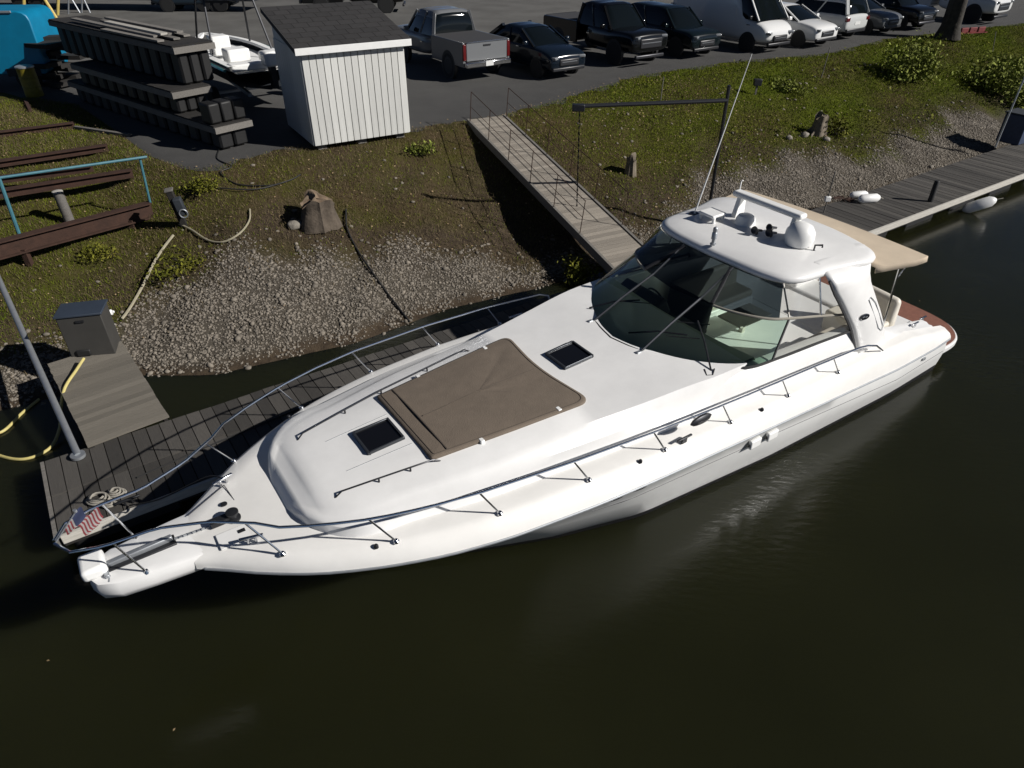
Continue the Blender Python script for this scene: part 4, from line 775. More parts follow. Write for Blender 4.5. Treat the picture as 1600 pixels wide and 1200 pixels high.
# ---------------------------------------------------------------- bank things
def stump(name, label, px, r, h, mat='stump_bark', top='stump_wood', seed=1, cat='tree stump'):
    p = ground(*px); R = random.Random(seed); s_ = thing(name, label, cat, (p[0], p[1], p[2]-.05)); ph = [R.uniform(0, 6.28) for _ in range(5)]
    def rad(a, z): return r*(1+.10*math.sin(3*a+ph[0])+.06*math.sin(7*a+ph[1])+.045*math.sin(17*a+ph[2]))*(1.12-.3*min(1, z/h*1.4)+.15*max(0, z/h-.7))
    rr = [[(rad(a, z)*math.cos(a), rad(a, z)*math.sin(a), z+(0 if z < h*.9 else .10*math.sin(2*a+ph[3])+.05*math.sin(5*a+ph[1]))) for a in np.linspace(0, 6.283, 29)[:-1]] for z in np.linspace(0, h, 8)]
    MB().loft(rr).build('trunk', mat, s_, 60)
    tpr = [[(q*x, q*y, z-.0+.02*(1-q)*math.sin(8*q+ph[4])) for x, y, z in rr[-1]] for q in (1, .92, .8, .5, .2, .02)]
    tpr[0] = [(x, y, z) for x, y, z in rr[-1]]; MB().loft(tpr, cap=True).build('cut_top', top, s_, 60)
    for k in range(4 if name == 'driftwood_stump' else 0):
        a = ph[k % 5]+k*1.5; MB().tube([(r*.9*math.cos(a), r*.9*math.sin(a), .16), (r*1.5*math.cos(a), r*1.5*math.sin(a), .04), (r*2.0*math.cos(a+.2), r*2.0*math.sin(a+.2), -.08)], [.10*r/.4, .07*r/.4, .03*r/.4], 7).build('root', mat, s_)
    return s_
stump('tree_stump', 'big pale broken tree stump on the bank below the white shed', (500, 350), .45, .66, seed=3)
def rock(label, px, s, mat='rock', name='boulder', zs=.7):
    p = ground(*px); R = random.Random(px[0]); v = IV*np.array([1.1, .85, zs])*s*(1+np.array([[R.uniform(-.22, .22)] for _ in IV])); o = link(name, mesh_np(name, v, IF, mat)); o.location = (p[0], p[1], p[2]+s*.35); md = o.modifiers.new('b', 'BEVEL'); md.width = s*.12; md.segments = 2; return tag(o, label, 'rock')
rock('tan boulder leaning beside the big broken stump', (462, 356), .20)
stump('split_log', 'pale split log stub standing on the grassy bank right of the gangway', (985, 272), .16, .55, 'driftwood', 'driftwood', 5, 'log')
stump('driftwood_stump', 'bleached driftwood stump with bare roots on the right-hand bank', (1278, 208), .27, .62, 'driftwood', 'driftwood', 8)
for k, (u, v) in enumerate(((1232, 217), (1256, 214), (1290, 220), (1312, 205))): rock(['flat grey rock left of the driftwood stump', 'small grey rock touching the driftwood stump roots', 'pale rock below the driftwood stump', 'low rock right of the driftwood stump'][k], (u, v), .14+.03*(k % 2))
rock('small pale stone lying on the bank edge of the right-hand dock', (1455, 262), .10)
# dark utility post with box
up_ = ground(288, 352); ut = thing('utility_post', 'dark squat utility post with taps and coiled line on the left bank', 'post', tuple(up_)); ut.rotation_euler = (.08, -.12, .3)
MB().box((0, 0, .42), (.15, .15, .95)).build('post', 'dark_timber', ut, bevel=.015); MB().box((.10, -.10, .52), (.20, .20, .42)).build('tap_box', 'dark_cover', ut, bevel=.03); MB().box((0, 0, .91), (.19, .19, .04)).build('post_cap', 'grey_timber', ut, bevel=.01); MB().tube([(.14+.09*math.cos(a), -.22, .38+.10*math.sin(a)) for a in np.linspace(0, 12, 40)], .014, 5).build('coiled_line', 'galvanised', ut)
# dark meter box on a stake, right bank, and marker stakes
mp_ = ground(1180, 148); mt = thing('meter_post', 'small black box on a short stake in the grass behind the antenna', 'post', tuple(mp_)); MB().box((0, 0, .2), (.06, .06, .4)).build('stake', 'grey_timber', mt); MB().box((0, 0, .45), (.30, .2, .24)).build('box', 'black_plastic', mt, bevel=.02)
for (b, tpx, lb) in (((1032, 157), (1037, 120), 'thin pale marker stake in the grass left of the hoist post'), ((1283, 122), (1297, 74), 'thin pale stake in the grass in front of the white sedan'), ((1551, 82), (1556, 50), 'thin stake in the grass near the right edge')):
    p = ground(*b); q = aty(*tpx, p[1]); o = MB().tube([(0, 0, -.05), Vector(q)-Vector(p)], .018, 6).build('marker_stake', 'grey_timber'); o.location = tuple(p); tag(o, lb, 'stake', 'marker stakes in the grass')
# ---------------------------------------------------------------- rusty beams with blue railing (left bank)
def ibeam(mb, p, q, h_=.26, w_=.20, tk=.03):
    p, q = Vector(p), Vector(q); u = Vector((0, 0, 1)); mb.bar(p+u*h_/2, q+u*h_/2, w_, tk).bar(p-u*h_/2, q-u*h_/2, w_, tk).bar(p, q, tk, h_-tk); return mb
def beam(label, a, b, z, h_=.26, name='steel_beam'):
    p = at(*a, z); q = at(*b, z); o = ibeam(MB(), (0, 0, 0), q-p, h_).build(name, 'rust'); o.location = tuple(p); return tag(o, label, 'beam', 'rusty steel beams on the left bank')
z1 = 1.62; p1 = at(236, 322, z1); p0 = at(-120, 415, z1)
rw = thing('railed_beam', 'deep rusty steel beam carrying a blue pipe railing on the left bank', 'beam', tuple(p1)); ibeam(MB(), (0, 0, -.08), p0-p1-np.array([0, 0, .08]), .34, .22).build('beam', 'rust', rw)
q1 = aty(218, 246, p1[1]); q0b = at(30, 366, z1); q0 = aty(-2, 278, q0b[1])
MB().tube([(0, 0, .05), q1-p1], .03, 8).build('rail_post', 'blue_paint', rw); MB().tube([q0b-p1, q0-p1], .04, 8).build('rail_post', 'blue_paint', rw); MB().tube([Vector(q1-p1)+Vector((.15, .05, .0)), q0-p1, q0-p1+(q0-q1)*.6], .03, 8).build('top_rail', 'blue_paint', rw)
for s_ in (.12, .62):
    b = p1+(p0-p1)*s_; MB().box((b-p1)+np.array([0, 0, -.75]), (.12, .12, 1.1)).build('beam_leg', 'rust', rw)
beam('rusty beam behind the blue railing, second from the water', (207, 270), (-100, 318), 1.95, .16)
beam('rusty beam on the grass, third from the water', (168, 230), (-100, 270), 2.08, .13)
beam('rusty beam farthest from the water, beside the stack shadow', (116, 195), (-100, 222), 2.08, .13)
beam('short rusty channel lying between the blue railing and the third beam', (145, 262), (-60, 288), 2.06, .12)
pl = thing('timber_pile', 'round timber pile with a pale cut top behind the railed beam', 'pile', tuple(ground(111, 350))); pz = pl.location
MB().tube([(0, 0, -.1), (-.03, 0, .80)], .115, 14).build('pile', 'grey_timber', pl); MB().lathe([(.118, 0), (.118, .02), (.09, .03)], 14, (-.03, 0, .80)).build('pile_top', 'pale_board', pl)
o = MB().box((0, 0, .05), (2.2, .12, .10)).build('timber_sleeper', 'grey_timber', None, bevel=.01); p = at(160, 208, 2.0); o.location = tuple(p); o.rotation_euler = (0, 0, math.radians(-22)); tag(o, 'grey timber sleeper lying on the grass in front of the stack', 'timber')
o = MB().box((0, 0, .05), (1.5, .10, .10)).build('steel_bar', 'rust', None); p = at(45, 168, 2.0); o.location = tuple(p); o.rotation_euler = (0, 0, math.radians(-55)); tag(o, 'short dark bar lying in the grass below the blue trailer', 'bar')
# ---------------------------------------------------------------- plants
def leaves(n, c, rad, s, seed, squash=.8, clumps=9):
    R = np.random.default_rng(seed); cc = R.normal(0, .42, (clumps, 3))*[1, 1, .6]; k = R.integers(0, clumps, n); P = cc[k]+R.normal(0, .30, (n, 3)); P[:, 2] = np.abs(P[:, 2]+.45)*squash; P = P*rad+np.array(c)
    a = R.normal(0, 1, (n, 3)); a /= np.linalg.norm(a, axis=1)[:, None]; b = np.cross(a, R.normal(0, 1, (n, 3))); b /= np.linalg.norm(b, axis=1)[:, None]; sz = s*(.4+1.1*R.random(n)**1.8)[:, None]
    v = np.stack([P-a*sz, P-b*sz*.5, P+a*sz, P+b*sz*.5], 1).reshape(-1, 3); i = np.arange(n)*4; return v, np.stack([i, i+1, i+2, i+3], 1), cc*rad
def bush(name, label, px, rad, n, s, seed, mat='bush_leaf', cat='bush', squash=.8):
    p = ground(*px); b = thing(name, label, cat, tuple(p)); v, f, cc = leaves(n, (0, 0, .05), rad, s, seed, squash); link('foliage', mesh_np('foliage', v, f, mat), b)
    sm_ = MB()
    for q in cc: sm_.tube([(0, 0, -.05), (q[0]*.4, q[1]*.4, .3*rad), (q[0], q[1], (abs(q[2])+.5*rad)*squash)], [.03*rad, .02*rad, .008*rad], 5)
    sm_.build('stems', 'bark', b); return b
bush('leafy_bush', 'large rounded green bush on the right-hand bank in front of the grey car', (1428, 124), 1.05, 4200, .075, 11, squash=1.15)
bush('leafy_bush', 'wide low green bush beside the tall steel pole at the right edge', (1560, 140), 1.5, 4200, .085, 12, squash=.65)
bush('leafy_bush', 'green bush running out of the frame above the dock cabinet', (1600, 175), 1.2, 2600, .08, 13, squash=.7)
bush('small_shrub', 'bright yellow-green shrub beside the driftwood stump', (1308, 212), .42, 900, .05, 14, 'weed_leaf', 'shrub', 1.3)
bush('small_shrub', 'dark little weed clump in the grass below the white shed', (657, 243), .34, 500, .045, 15, 'bush_leaf', 'shrub')
bush('small_shrub', 'yellow-green weed tuft on the asphalt edge beside the utility post', (318, 300), .45, 800, .04, 16, 'weed_leaf', 'shrub', .5)
bush('small_shrub', 'low yellow-green weed patch beside the pale hose on the left bank', (285, 420), .55, 900, .04, 17, 'weed_leaf', 'shrub', .4)
bush('reed_clump', 'mossy green and yellow clump at the foot of the gangway beside the windshield', (902, 442), .40, 1100, .05, 18, 'weed_leaf', 'plant', 1.1)
bush('small_shrub', 'yellow-green weeds under the rusty railed beam', (150, 400), .5, 700, .04, 19, 'weed_leaf', 'shrub', .4)
bush('small_shrub', 'low green weeds beside the driftwood on the right-hand bank, under the dark hollow', (1225, 140), .6, 900, .06, 20, 'bush_leaf', 'shrub', .5)
# tree at the right edge of the lot
tb_ = at(1480, 60, 2.0); tree = thing('big_tree', 'thick dark leaning tree trunk at the edge of the lot by the white pickup', 'tree', tuple(tb_)); tt = Vector(aty(1512, -40, tb_[1]))-Vector(tb_)
R = random.Random(4); rr = []
for q in np.linspace(0, 3.2, 16):
    r_ = (.62 if q == 0 else .46)-.07*q; c_ = tt*q; rr.append([(c_.x+r_*(1+.12*math.sin(5*a+q))*math.cos(a), c_.y+r_*(1+.12*math.sin(4*a+2*q))*math.sin(a), c_.z) for a in np.linspace(0, 6.283, 19)[:-1]])
MB().loft(rr).build('trunk', 'bark', tree, 60)
tip = tt*3.0; lm_ = MB(); lv_, lf_, k0 = [], [], 0
for k in range(7):
    a = k*.9+.3; e = tip*(.75+.04*k)+Vector((2.2*math.cos(a), 2.2*math.sin(a), 1.6+.3*k)); lm_.tube([tip*(.7+.03*k), tip*(.75+.04*k)+Vector((1.1*math.cos(a), 1.1*math.sin(a), .9)), e], [.16, .10, .04], 7)
    v, f, _ = leaves(1500, tuple(e-Vector((0, 0, .6))), 1.9, .13, 40+k, .9, 6); lv_.append(v); lf_.append(f+k0); k0 += len(v)
lm_.build('limbs', 'bark', tree); link('crown', mesh_np('crown', np.concatenate(lv_), np.concatenate(lf_), 'bush_leaf'), tree)
# ================================================================== THE YARD
# shed with separate boards
s0 = at(492, 228, LOT+.10); s1 = at(640, 206, LOT+.10); sv = s1-s0; SW = float(np.hypot(sv[0], sv[1])); sang = math.atan2(sv[1], sv[0]); SH, SDp = 2.40, 2.6
shed = thing('garden_shed', 'white vertical-board shed with a dark sloping felt roof at the edge of the lot', 'shed', (s0[0], s0[1], LOT), sang)
MB().box((SW/2, SDp/2, .10+SH/2), (SW-.06, SDp-.06, SH)).build('wall', 'siding_white', shed)
for sx in (.25, SW/2, SW-.25):
    for sy in (.25, SDp-.25): MB().box((sx, sy, .02), (.25, .25, .16)).build('foundation_block', 'concrete', shed)
nbd = 15; bw = SW/nbd; bm_ = bevel_box_mesh('board', 'siding_white')
for k in range(nbd):
    o = link('board', bm_, shed); o.location = (bw*(k+.5), -.004, .10+SH/2); o.scale = (bw-.022, .05, SH); md = o.modifiers.new('b', 'BEVEL'); md.width = .006
for side in (0, 1):
    for k in range(12):
        o = link('board', bm_, shed); o.location = ((-.004, SW+.004)[side], SDp/12*(k+.5), .10+SH/2); o.scale = (.05, SDp/12-.02, SH)
rp = MB(); ov = .17; zf, zb = SH+.15, SH+.80
rp.add([(-ov, -ov, zf), (SW+ov, -ov, zf), (SW+ov, SDp+ov, zb), (-ov, SDp+ov, zb), (-ov, -ov, zf+.05), (SW+ov, -ov, zf+.05), (SW+ov, SDp+ov, zb+.05), (-ov, SDp+ov, zb+.05)], [(0, 1, 2, 3), (4, 5, 6, 7), (0, 1, 5, 4), (1, 2, 6, 5), (2, 3, 7, 6), (3, 0, 4, 7)])
ro = rp.build('roof', 'roof_felt', shed)
sm_me = MB().box((0, 0, 0), (1, 1, 1)).mesh('shingle', 'shingle', 0); sl_len = math.hypot(SDp+2*ov, zb-zf); spt = math.atan2(zb-zf, SDp+2*ov)
for r_ in range(9):
    for c_ in range(8):
        wdt = (SW+2*ov)/7.5; x0_ = -ov+wdt*(c_-.5*(r_ % 2)); x1_ = min(x0_+wdt, SW+ov); x0_ = max(x0_, -ov)
        if x1_-x0_ < .03: continue
        k_ = (r_+.5)/9; o = link('shingle', sm_me, ro); o.location = ((x0_+x1_)/2, -ov+(SDp+2*ov)*k_, zf+(zb-zf)*k_+.062); o.scale = (x1_-x0_-.012, sl_len/9*1.04, .012); o.rotation_euler = (spt-.03, 0, 0)
MB().box((SW/2, -ov-.018, zf-.02), (SW+2*ov+.03, .03, .17)).build('fascia', 'fascia_white', ro, bevel=.005)
MB().add([(-.003, .03, SH+.08), (-.003, SDp-.03, SH+.08), (-.003, SDp-.03, SH+.70), (SW+.003, .03, SH+.08), (SW+.003, SDp-.03, SH+.08), (SW+.003, SDp-.03, SH+.70)], [(0, 1, 2), (3, 4, 5), (0, 3, 4, 1), (1, 4, 5, 2), (0, 2, 5, 3)]).build('gable', 'siding_white', shed)
for sg in (-ov-.012, SW+ov+.012): MB().bar((sg, -ov, zf+.0), (sg, SDp+ov, zb+.0), .025, .13).build('barge_board', 'roof_felt', ro)
# ---------------------------------------------------------------- stack of old dock sections
sa = math.radians(140.8); ax_ = np.array([math.cos(sa), math.sin(sa)]); 
def section(label, px, z, length, width, floats, cols, extra=0.):
    p = at(*px, z); t_ = thing('dock_section', label, 'dock section', (p[0], p[1], LOT), sa, 'old dock sections stacked on the lot'); h = z-LOT
    # local x along the stack away from the near end, local -y to the right
    for y in (-.03, -width+.03): MB().box((length/2, y, h), (length, .06, .16)).build('side_beam', 'grey_timber', t_)
    MB().box((-.03, -width/2, h), (.06, width, .16)).build('end_beam', 'grey_timber', t_); MB().box((length+.03, -width/2, h), (.06, width, .16)).build('end_beam', 'grey_timber', t_)
    nb_ = int(length/.30); me_ = bevel_box_mesh('deck_board', 'dark_timber')
    for k in range(nb_):
        o = link('deck_board', me_, t_); o.location = (length*(k+.5)/nb_, -width/2, h+.10+random.uniform(0, .006)); o.scale = (length/nb_-.02, width-.02, .035)
    fm = MB().box((0, 0, 0), (.46, (width-.26)/cols-.04, floats)).mesh('float', 'black_float', 0); n_ = int(length/.6)
    for k in range(n_):
        if extra and k > 2 and k % 3 == 1: continue
        for c_ in range(cols):
            o = link('float', fm, t_); o.location = (.32+k*(length-.6)/(n_-1), -.13-(width-.26)*(c_+.5)/cols, h+.13+floats/2 if extra else h-.09-floats/2); o.modifiers.new('b', 'BEVEL').width = .05
    return t_
section('lowest and longest dark dock section of the stack, sticking out nearest the shed', (335, 205), 2.62, 9.0, 1.15, .46, 2)
for k in range(3):   # loose floats on the projecting end
    p = at(335, 205, 2.62); o = MB().box((0, 0, .27), (.50, .34, .52)).build('loose_float', 'black_float', None, bevel=.05); q = np.array([p[0], p[1]])+ax_*(.35+.6*k*0+.0)+np.array([math.sin(sa), -math.cos(sa)])*(.2+.37*k); o.location = (q[0], q[1], 2.745); o.rotation_euler = (0, 0, sa); tag(o, ['black dock float on the projecting stack end, left one', 'black dock float on the projecting stack end, middle one', 'black dock float on the projecting stack end, right one'][k], 'float', 'loose floats on the stack')
section('middle dark dock section of the stack with a row of black floats at its end', (268, 150), 3.28, 6.3, 1.2, .42, 3)
section('topmost dock section of the stack with weathered boards lying on it', (270, 80), 4.34, 8.0, 1.25, .82, 3)
tpn = at(270, 80, 4.34)
for k in range(7):
    ln = random.uniform(3, 6); off = random.uniform(.2, 1.6); o = MB().box((ln/2, 0, 0), (ln, .20, .05)).build('loose_board', 'grey_timber' if k != 2 else 'pale_board'); q = np.array([tpn[0], tpn[1]])+ax_*off+np.array([math.sin(sa), -math.cos(sa)])*(.10+.16*k); o.location = (q[0], q[1], 4.51+.055*(k % 3)); o.rotation_euler = (0, 0, sa+random.uniform(-.02, .02)); tag(o, 'weathered loose board on top of the dock stack, '+['first from the bank side', 'second from the bank side', 'third from the bank side and palest', 'middle one', 'third from the lot side', 'second from the lot side', 'first from the lot side'][k], 'board', 'loose boards on top of the stack')
# heap of dark timber left of the stack, olive drum
dp = at(88, 140, LOT); tim = thing('timber_heap', 'dark heap of old timbers and crates between the blue trailer and the stack', 'timber', tuple(dp)); R = random.Random(9)
for k in range(14): MB().box((R.uniform(-.6, .5), R.uniform(-.1, 1.2), .15+.14*k*.8), (R.uniform(.8, 1.6), R.uniform(.3, .9), .14), R.uniform(-.4, .4)).build('timber', 'dark_timber', tim)
dr = at(55, 150, LOT); drum = thing('olive_drum', 'dull yellow drum with a dented pale lid beside the blue trailer', 'drum', tuple(dr)); MB().lathe([(.28, 0), (.29, .02), (.28, .3), (.295, .32), (.28, .34), (.28, .6), (.295, .62), (.28, .64), (.28, .92), (.29, .94)], 20).build('drum_body', 'olive_drum', drum); MB().lathe([(.30, .94), (.30, .98), (.26, 1.0)], 20).build('drum_lid', 'galvanised', drum)
# bright blue trailer at the left edge
bl = at(72, 150, LOT); bt_ = thing('blue_trailer', 'bright blue rounded trailer body cut off by the left edge of the frame', 'trailer', (bl[0]-.2, bl[1]+.9, LOT), math.radians(6))
bo = MB(); rr = []
prof = [(-.1, .55), (0, .75), (0, 2.25), (-.06, 2.42), (-.18, 2.52), (-.35, 2.56), (-4.2, 2.56), (-4.2, .55)]
rr = [[(x, y, z) for x, z in prof] for y in (0, 1.9)]; bo.loft(rr, cap=True).build('trailer_body', 'blue_shell', bt_, 40, bevel=.04)
MB().box((-2.3, -.02, 2.54), (3.6, .04, .07)).build('top_rim', 'galvanised', bt_, bevel=.01)
for x in (-.75, -2.9):
    M = Matrix.Rotation(math.radians(90), 3, 'X'); wv_ = MB().lathe([(.2, -.12), (.38, -.12), (.40, -.08), (.40, .08), (.38, .12), (.2, .12)], 22, (x, .06, .40), M).build('wheel', 'tyre', bt_); MB().lathe([(.2, -.10), (.19, .11), (.05, .13)], 16, (x, .06, .40), M).build('rim', 'dark_rim', wv_)
MB().box((-.8, -.015, .62), (1.15, .03, .26)).build('wheel_arch', 'dark_cover', bt_, bevel=.01)
# yellow trestle and steel ladder behind
yt = at(62, 28, LOT); yo_ = thing('yellow_trestle', 'tall yellow trestle behind the blue trailer', 'trestle', tuple(yt))
for a, b in (((38, 30), (36, -40)), ((88, 28), (45, -40)), ((90, 24), (92, -40))): MB().tube([Vector(at(*a, LOT))-Vector(yt), Vector(aty(*b, at(*a, LOT)[1]))-Vector(yt)], .09, 8).build('strut', 'yellow_paint', yo_)
lt = at(122, 22, LOT); la = thing('steel_ladder', 'grey steel ladder frame standing at the back of the lot', 'ladder', tuple(lt))
for a, b in (((107, 22), (107, -40)), ((125, 20), (106, -12)), ((128, 20), (128, -40)), ((141, 20), (128, -8))): MB().tube([Vector(at(*a, LOT))-Vector(lt), Vector(aty(*b, at(*a, LOT)[1]))-Vector(lt)], .045, 6).build('strut', 'galvanised', la)
# guessed trailer across the back left, its dark colour standing in for shade
tk = at(190, 18, LOT); tr = thing('dark_trailer', 'long trailer coloured dark for shade across the back left of the lot', 'trailer', (tk[0], tk[1]+1.4, LOT), math.radians(-3))
MB().box((0, 0, 1.9), (17, 2.4, 2.6)).build('trailer_box', 'dark_cover', tr, bevel=.05)
for k in range(28): MB().box((-8.2+.6*k, -1.22, 1.9), (.10, .06, 2.4)).build('rib', 'dark_cover', tr)
for x in (-6.5, -5.4, 5.2, 6.3):
    M = Matrix.Rotation(math.radians(90), 3, 'X'); MB().lathe([(.2, -.15), (.45, -.15), (.48, -.1), (.48, .1), (.45, .15), (.2, .15)], 20, (x, -1.0, .48), M).build('wheel', 'tyre', tr)
# ---------------------------------------------------------------- vehicles
def wheel_set(v, xs_, wd_, r, rim='rim'):
    tm = MB().lathe([(r*.6, -.10), (r*.93, -.11), (r, -.07), (r, .07), (r*.93, .11), (r*.6, .11)], 22, (0, 0, 0), Matrix.Rotation(math.radians(90), 3, 'X')).mesh('tyre', 'tyre')
    rm = MB().lathe([(r*.64, -.06), (r*.64, .10), (r*.58, .105), (r*.5, .07), (r*.2, .09), (r*.08, .10)], 20, (0, 0, 0), Matrix.Rotation(math.radians(90), 3, 'X')).mesh('rim', rim)
    for x in xs_:
        for sg in (1, -1):
            w_ = link('wheel', tm, v); w_.location = (x, sg*(wd_-.10), r); rr_ = link('rim', rm, w_); rr_.rotation_euler = (0, 0, 0 if sg < 0 else math.pi)
            MB().lathe([(r*1.17, -.10), (r*1.17, .006), (r*.9, .008)], 24, (x, sg*(wd_-.005), r*1.02), Matrix.Rotation(math.radians(90*-sg), 3, 'X')).build('wheel_well', 'black_rubber', v)
def vehicle(kind, name, label, front, heading, paint, rim='rim', rear=False):
    D = dict(sedan=dict(L=4.6, W=.90, r=.32, ax=(1.42, -1.32), body=[(-2.3, .50, .82, .80), (-2.22, .28, .98, .86), (-1.7, .24, 1.02, .90), (-.8, .22, 1.02, .90), (.8, .22, 1.02, .90), (1.2, .22, 1.02, .90), (1.9, .24, .95, .89), (2.2, .26, .86, .85), (2.3, .32, .74, .80)], cab=(-2.05, 1.2, -1.15, .15, 1.50, .80, .64)),
             suv=dict(L=4.7, W=.95, r=.36, ax=(1.42, -1.38), body=[(-2.35, .50, .95, .86), (-2.28, .32, 1.12, .92), (-1.5, .28, 1.12, .95), (.7, .28, 1.08, .95), (1.2, .28, 1.05, .95), (1.95, .30, 1.04, .94), (2.25, .32, .95, .90), (2.35, .38, .82, .86)], cab=(-2.25, 1.2, -1.95, .40, 1.70, .84, .68)),
             pickup=dict(L=5.8, W=1.0, r=.41, ax=(1.85, -1.80), body=[(-.55, .45, 1.22, 1.0), (.9, .42, 1.20, 1.0), (1.45, .42, 1.18, 1.0), (2.55, .45, 1.20, .99), (2.82, .48, 1.13, .96), (2.90, .54, 1.0, .93)], cab=(-.62, 1.55, -.50, .85, 1.90, .90, .74)),
             van=dict(L=5.9, W=1.02, r=.36, ax=(1.95, -1.75), body=[(-2.95, .45, 2.30, .90), (-2.90, .38, 2.42, .97), (0, .35, 2.46, 1.0), (1.25, .35, 2.42, 1.0), (1.3, .35, 1.30, 1.02), (2.3, .35, 1.22, 1.0), (2.75, .38, 1.02, .95), (2.92, .50, .80, .86)], cab=(1.15, 2.40, .85, 1.42, 2.40, .97, .86)))[kind]
    hf = D['L']/2; c = np.array([front[0], front[1]])-np.array([math.cos(heading), math.sin(heading)])*hf*(-1 if rear else 1)
    v = thing(name, label, {'sedan': 'car', 'suv': 'car', 'pickup': 'pickup truck', 'van': 'van'}[kind], (c[0], c[1], LOT), heading, 'vehicles parked along the lot')
    mb = MB(); rr = []
    B = np.array(D['body'])
    xs_ = [b[0] for b in D['body']]
    for x, zl, zt, w_ in D['body']: rr.append([(x, -w_*.86, zl), (x, -w_, zl+.16), (x, -w_*1.0, zl+(zt-zl)*.6), (x, -w_*.97, zt-.07), (x, -w_*.86, zt), (x, 0, zt+.035), (x, w_*.86, zt), (x, w_*.97, zt-.07), (x, w_, zl+(zt-zl)*.6), (x, w_, zl+.16), (x, w_*.86, zl)])
    mb.loft(rr, cap=True).build('body', paint, v, 60, sub=2 if kind != 'van' else 1)
    x0, x1, r0_, r1_, zt, wb, wt = D['cab']; zb = float(np.interp(0 if kind != 'van' else 1.6, B[:, 0], B[:, 2]))-.03
    zbf = float(np.interp(x1, B[:, 0], B[:, 2]))-.02 if kind != 'van' else 1.24; zbr = float(np.interp(x0, B[:, 0], B[:, 2]))-.02 if kind != 'van' else 1.3
    prof_ = [Vector(p) for p in ((x0, 0, zbr), (r0_, 0, zt-.05), ((r0_+r1_)/2, 0, zt), (r1_, 0, zt-.05), (x1, 0, zbf))]
    cur = arc_pts(prof_, 25)
    def cring(p, dz=0., k=1.):
        f_ = max(0, min(1, (p.z-min(zbr, zbf))/(zt-min(zbr, zbf)))); wt_ = wb+(wt-wb)*f_; zb_ = float(np.interp(p.x, [x0, x1], [zbr, zbf]))-.03; zz = max(p.z, zb_+.01)
        return [(p.x, -wb, zb_), (p.x, -(wb*.25+wt_*.75)*k, zb_+(zz-zb_)*.72+dz), (p.x, -wt_*.93*k, zz-.02+dz), (p.x, -wt_*.6*k, zz+.015+dz), (p.x, 0, zz+.025+dz), (p.x, wt_*.6*k, zz+.015+dz), (p.x, wt_*.93*k, zz-.02+dz), (p.x, (wb*.25+wt_*.75)*k, zb_+(zz-zb_)*.72+dz), (p.x, wb, zb_)]
    gl = MB().loft([cring(p) for p in cur], ring_closed=False).build('windows', 'car_glass', v, 60)
    if kind != 'van': MB().loft([cring(p, .012, 1.015)[1:-1] for p in cur if r0_-.03 <= p.x <= r1_+.06], ring_closed=False).build('roof', paint, v, 60)
    for sg in (1, -1):
        fp, ft = Vector((x1, sg*wb, zbf)), Vector((r1_, sg*wt, zt-.02)); rp_, rt2 = Vector((x0, sg*wb, zbr)), Vector((r0_, sg*wt, zt-.02))
        MB().bar(fp, ft, .06, .05).build('front_pillar', paint, v); MB().bar(rp_, rt2, .14 if kind in ('sedan', 'suv') else .1, .10).build('rear_pillar', paint, v); m0, m1 = rp_.lerp(fp, .48), rt2.lerp(ft, .42)
        if kind != 'van': MB().bar(m0, m1, .04, .06).build('centre_pillar', paint, v)
        mr_ = MB().box((x1-.35, sg*(D['W']+.10), zbf+.10), (.12, .20, .15)).build('mirror', paint if kind != 'van' else 'black_plastic', v, bevel=.03)
        zh = float(np.interp(hf-.12, B[:, 0], B[:, 2])); MB().box((hf-.10, sg*(.62*D['W']/.9), zh-.13), (.24, .30, .10), -sg*.45).build('headlight', 'headlamp', v, bevel=.03)
        if kind != 'pickup': zr_ = 1.0 if kind != 'van' else 1.2; MB().box((-hf+.06, sg*(D['W']-.17), zr_-.10 if kind != 'van' else 1.2), (.12, .26, .16 if kind != 'van' else .5)).build('taillight', 'taillamp', v, bevel=.02)
        MB().box((.2 if kind != 'van' else 1.9, sg*(D['W']+.008), .92 if kind != 'van' else 1.05), (.18, .02, .03)).build('door_handle', 'chrome', v)
    gz, gh = (.80, .34) if kind == 'pickup' else (.58, .24); MB().box((hf-.03, 0, gz), (.10, 1.15 if kind == 'pickup' else .9, gh)).build('grille', 'black_plastic', v, bevel=.04); MB().box((hf+.01, 0, gz+.02), (.04, 1.0 if kind == 'pickup' else .7, .03)).build('grille_bar', 'rim', v)
    MB().box((hf-.05, 0, .36), (.12, 1.5, .12)).build('front_bumper', 'black_plastic' if paint != 'paint_black' else 'dark_rim', v, bevel=.03)
    if kind != 'pickup': MB().box((-hf+.02, 0, .72), (.05, .42, .13)).build('number_plate', 'plate', v); MB().box((-hf+.03, 0, .42), (.10, 1.5, .16)).build('rear_bumper', 'black_plastic', v, bevel=.03)
    if kind == 'pickup':
        bd = MB()
        for sg in (1, -1): bd.box((-1.72, sg*.95, .86), (2.30, .09, .76))
        bd.box((-1.72, 0, .60), (2.3, 1.85, .10)).box((-.62, 0, .95), (.06, 1.9, .56)); bdo = bd.build('cargo_bed', paint, v, bevel=.02)
        MB().box((-1.72, 0, .665), (2.2, 1.80, .03)).build('bed_liner', 'black_plastic', bdo)
        MB().box((-1.72, 0, 1.225), (2.24, 1.86, .035)).build('bed_cover', 'charcoal_mesh', bdo, bevel=.01)
        tg_ = MB().box((-2.87, 0, .94), (.07, 1.72, .58)).build('tailgate', paint, v, bevel=.025); MB().box((-2.915, 0, 1.12), (.02, .30, .05)).build('tailgate_handle', 'black_plastic', tg_); MB().box((-2.91, 0, 1.235), (.03, 1.68, .03)).build('tailgate_cap', 'chrome' if paint == 'paint_silver' else 'black_plastic', tg_)
        for sg in (1, -1): MB().box((-2.86, sg*.93, .94), (.10, .13, .50)).build('taillight', 'taillamp', v, bevel=.02)
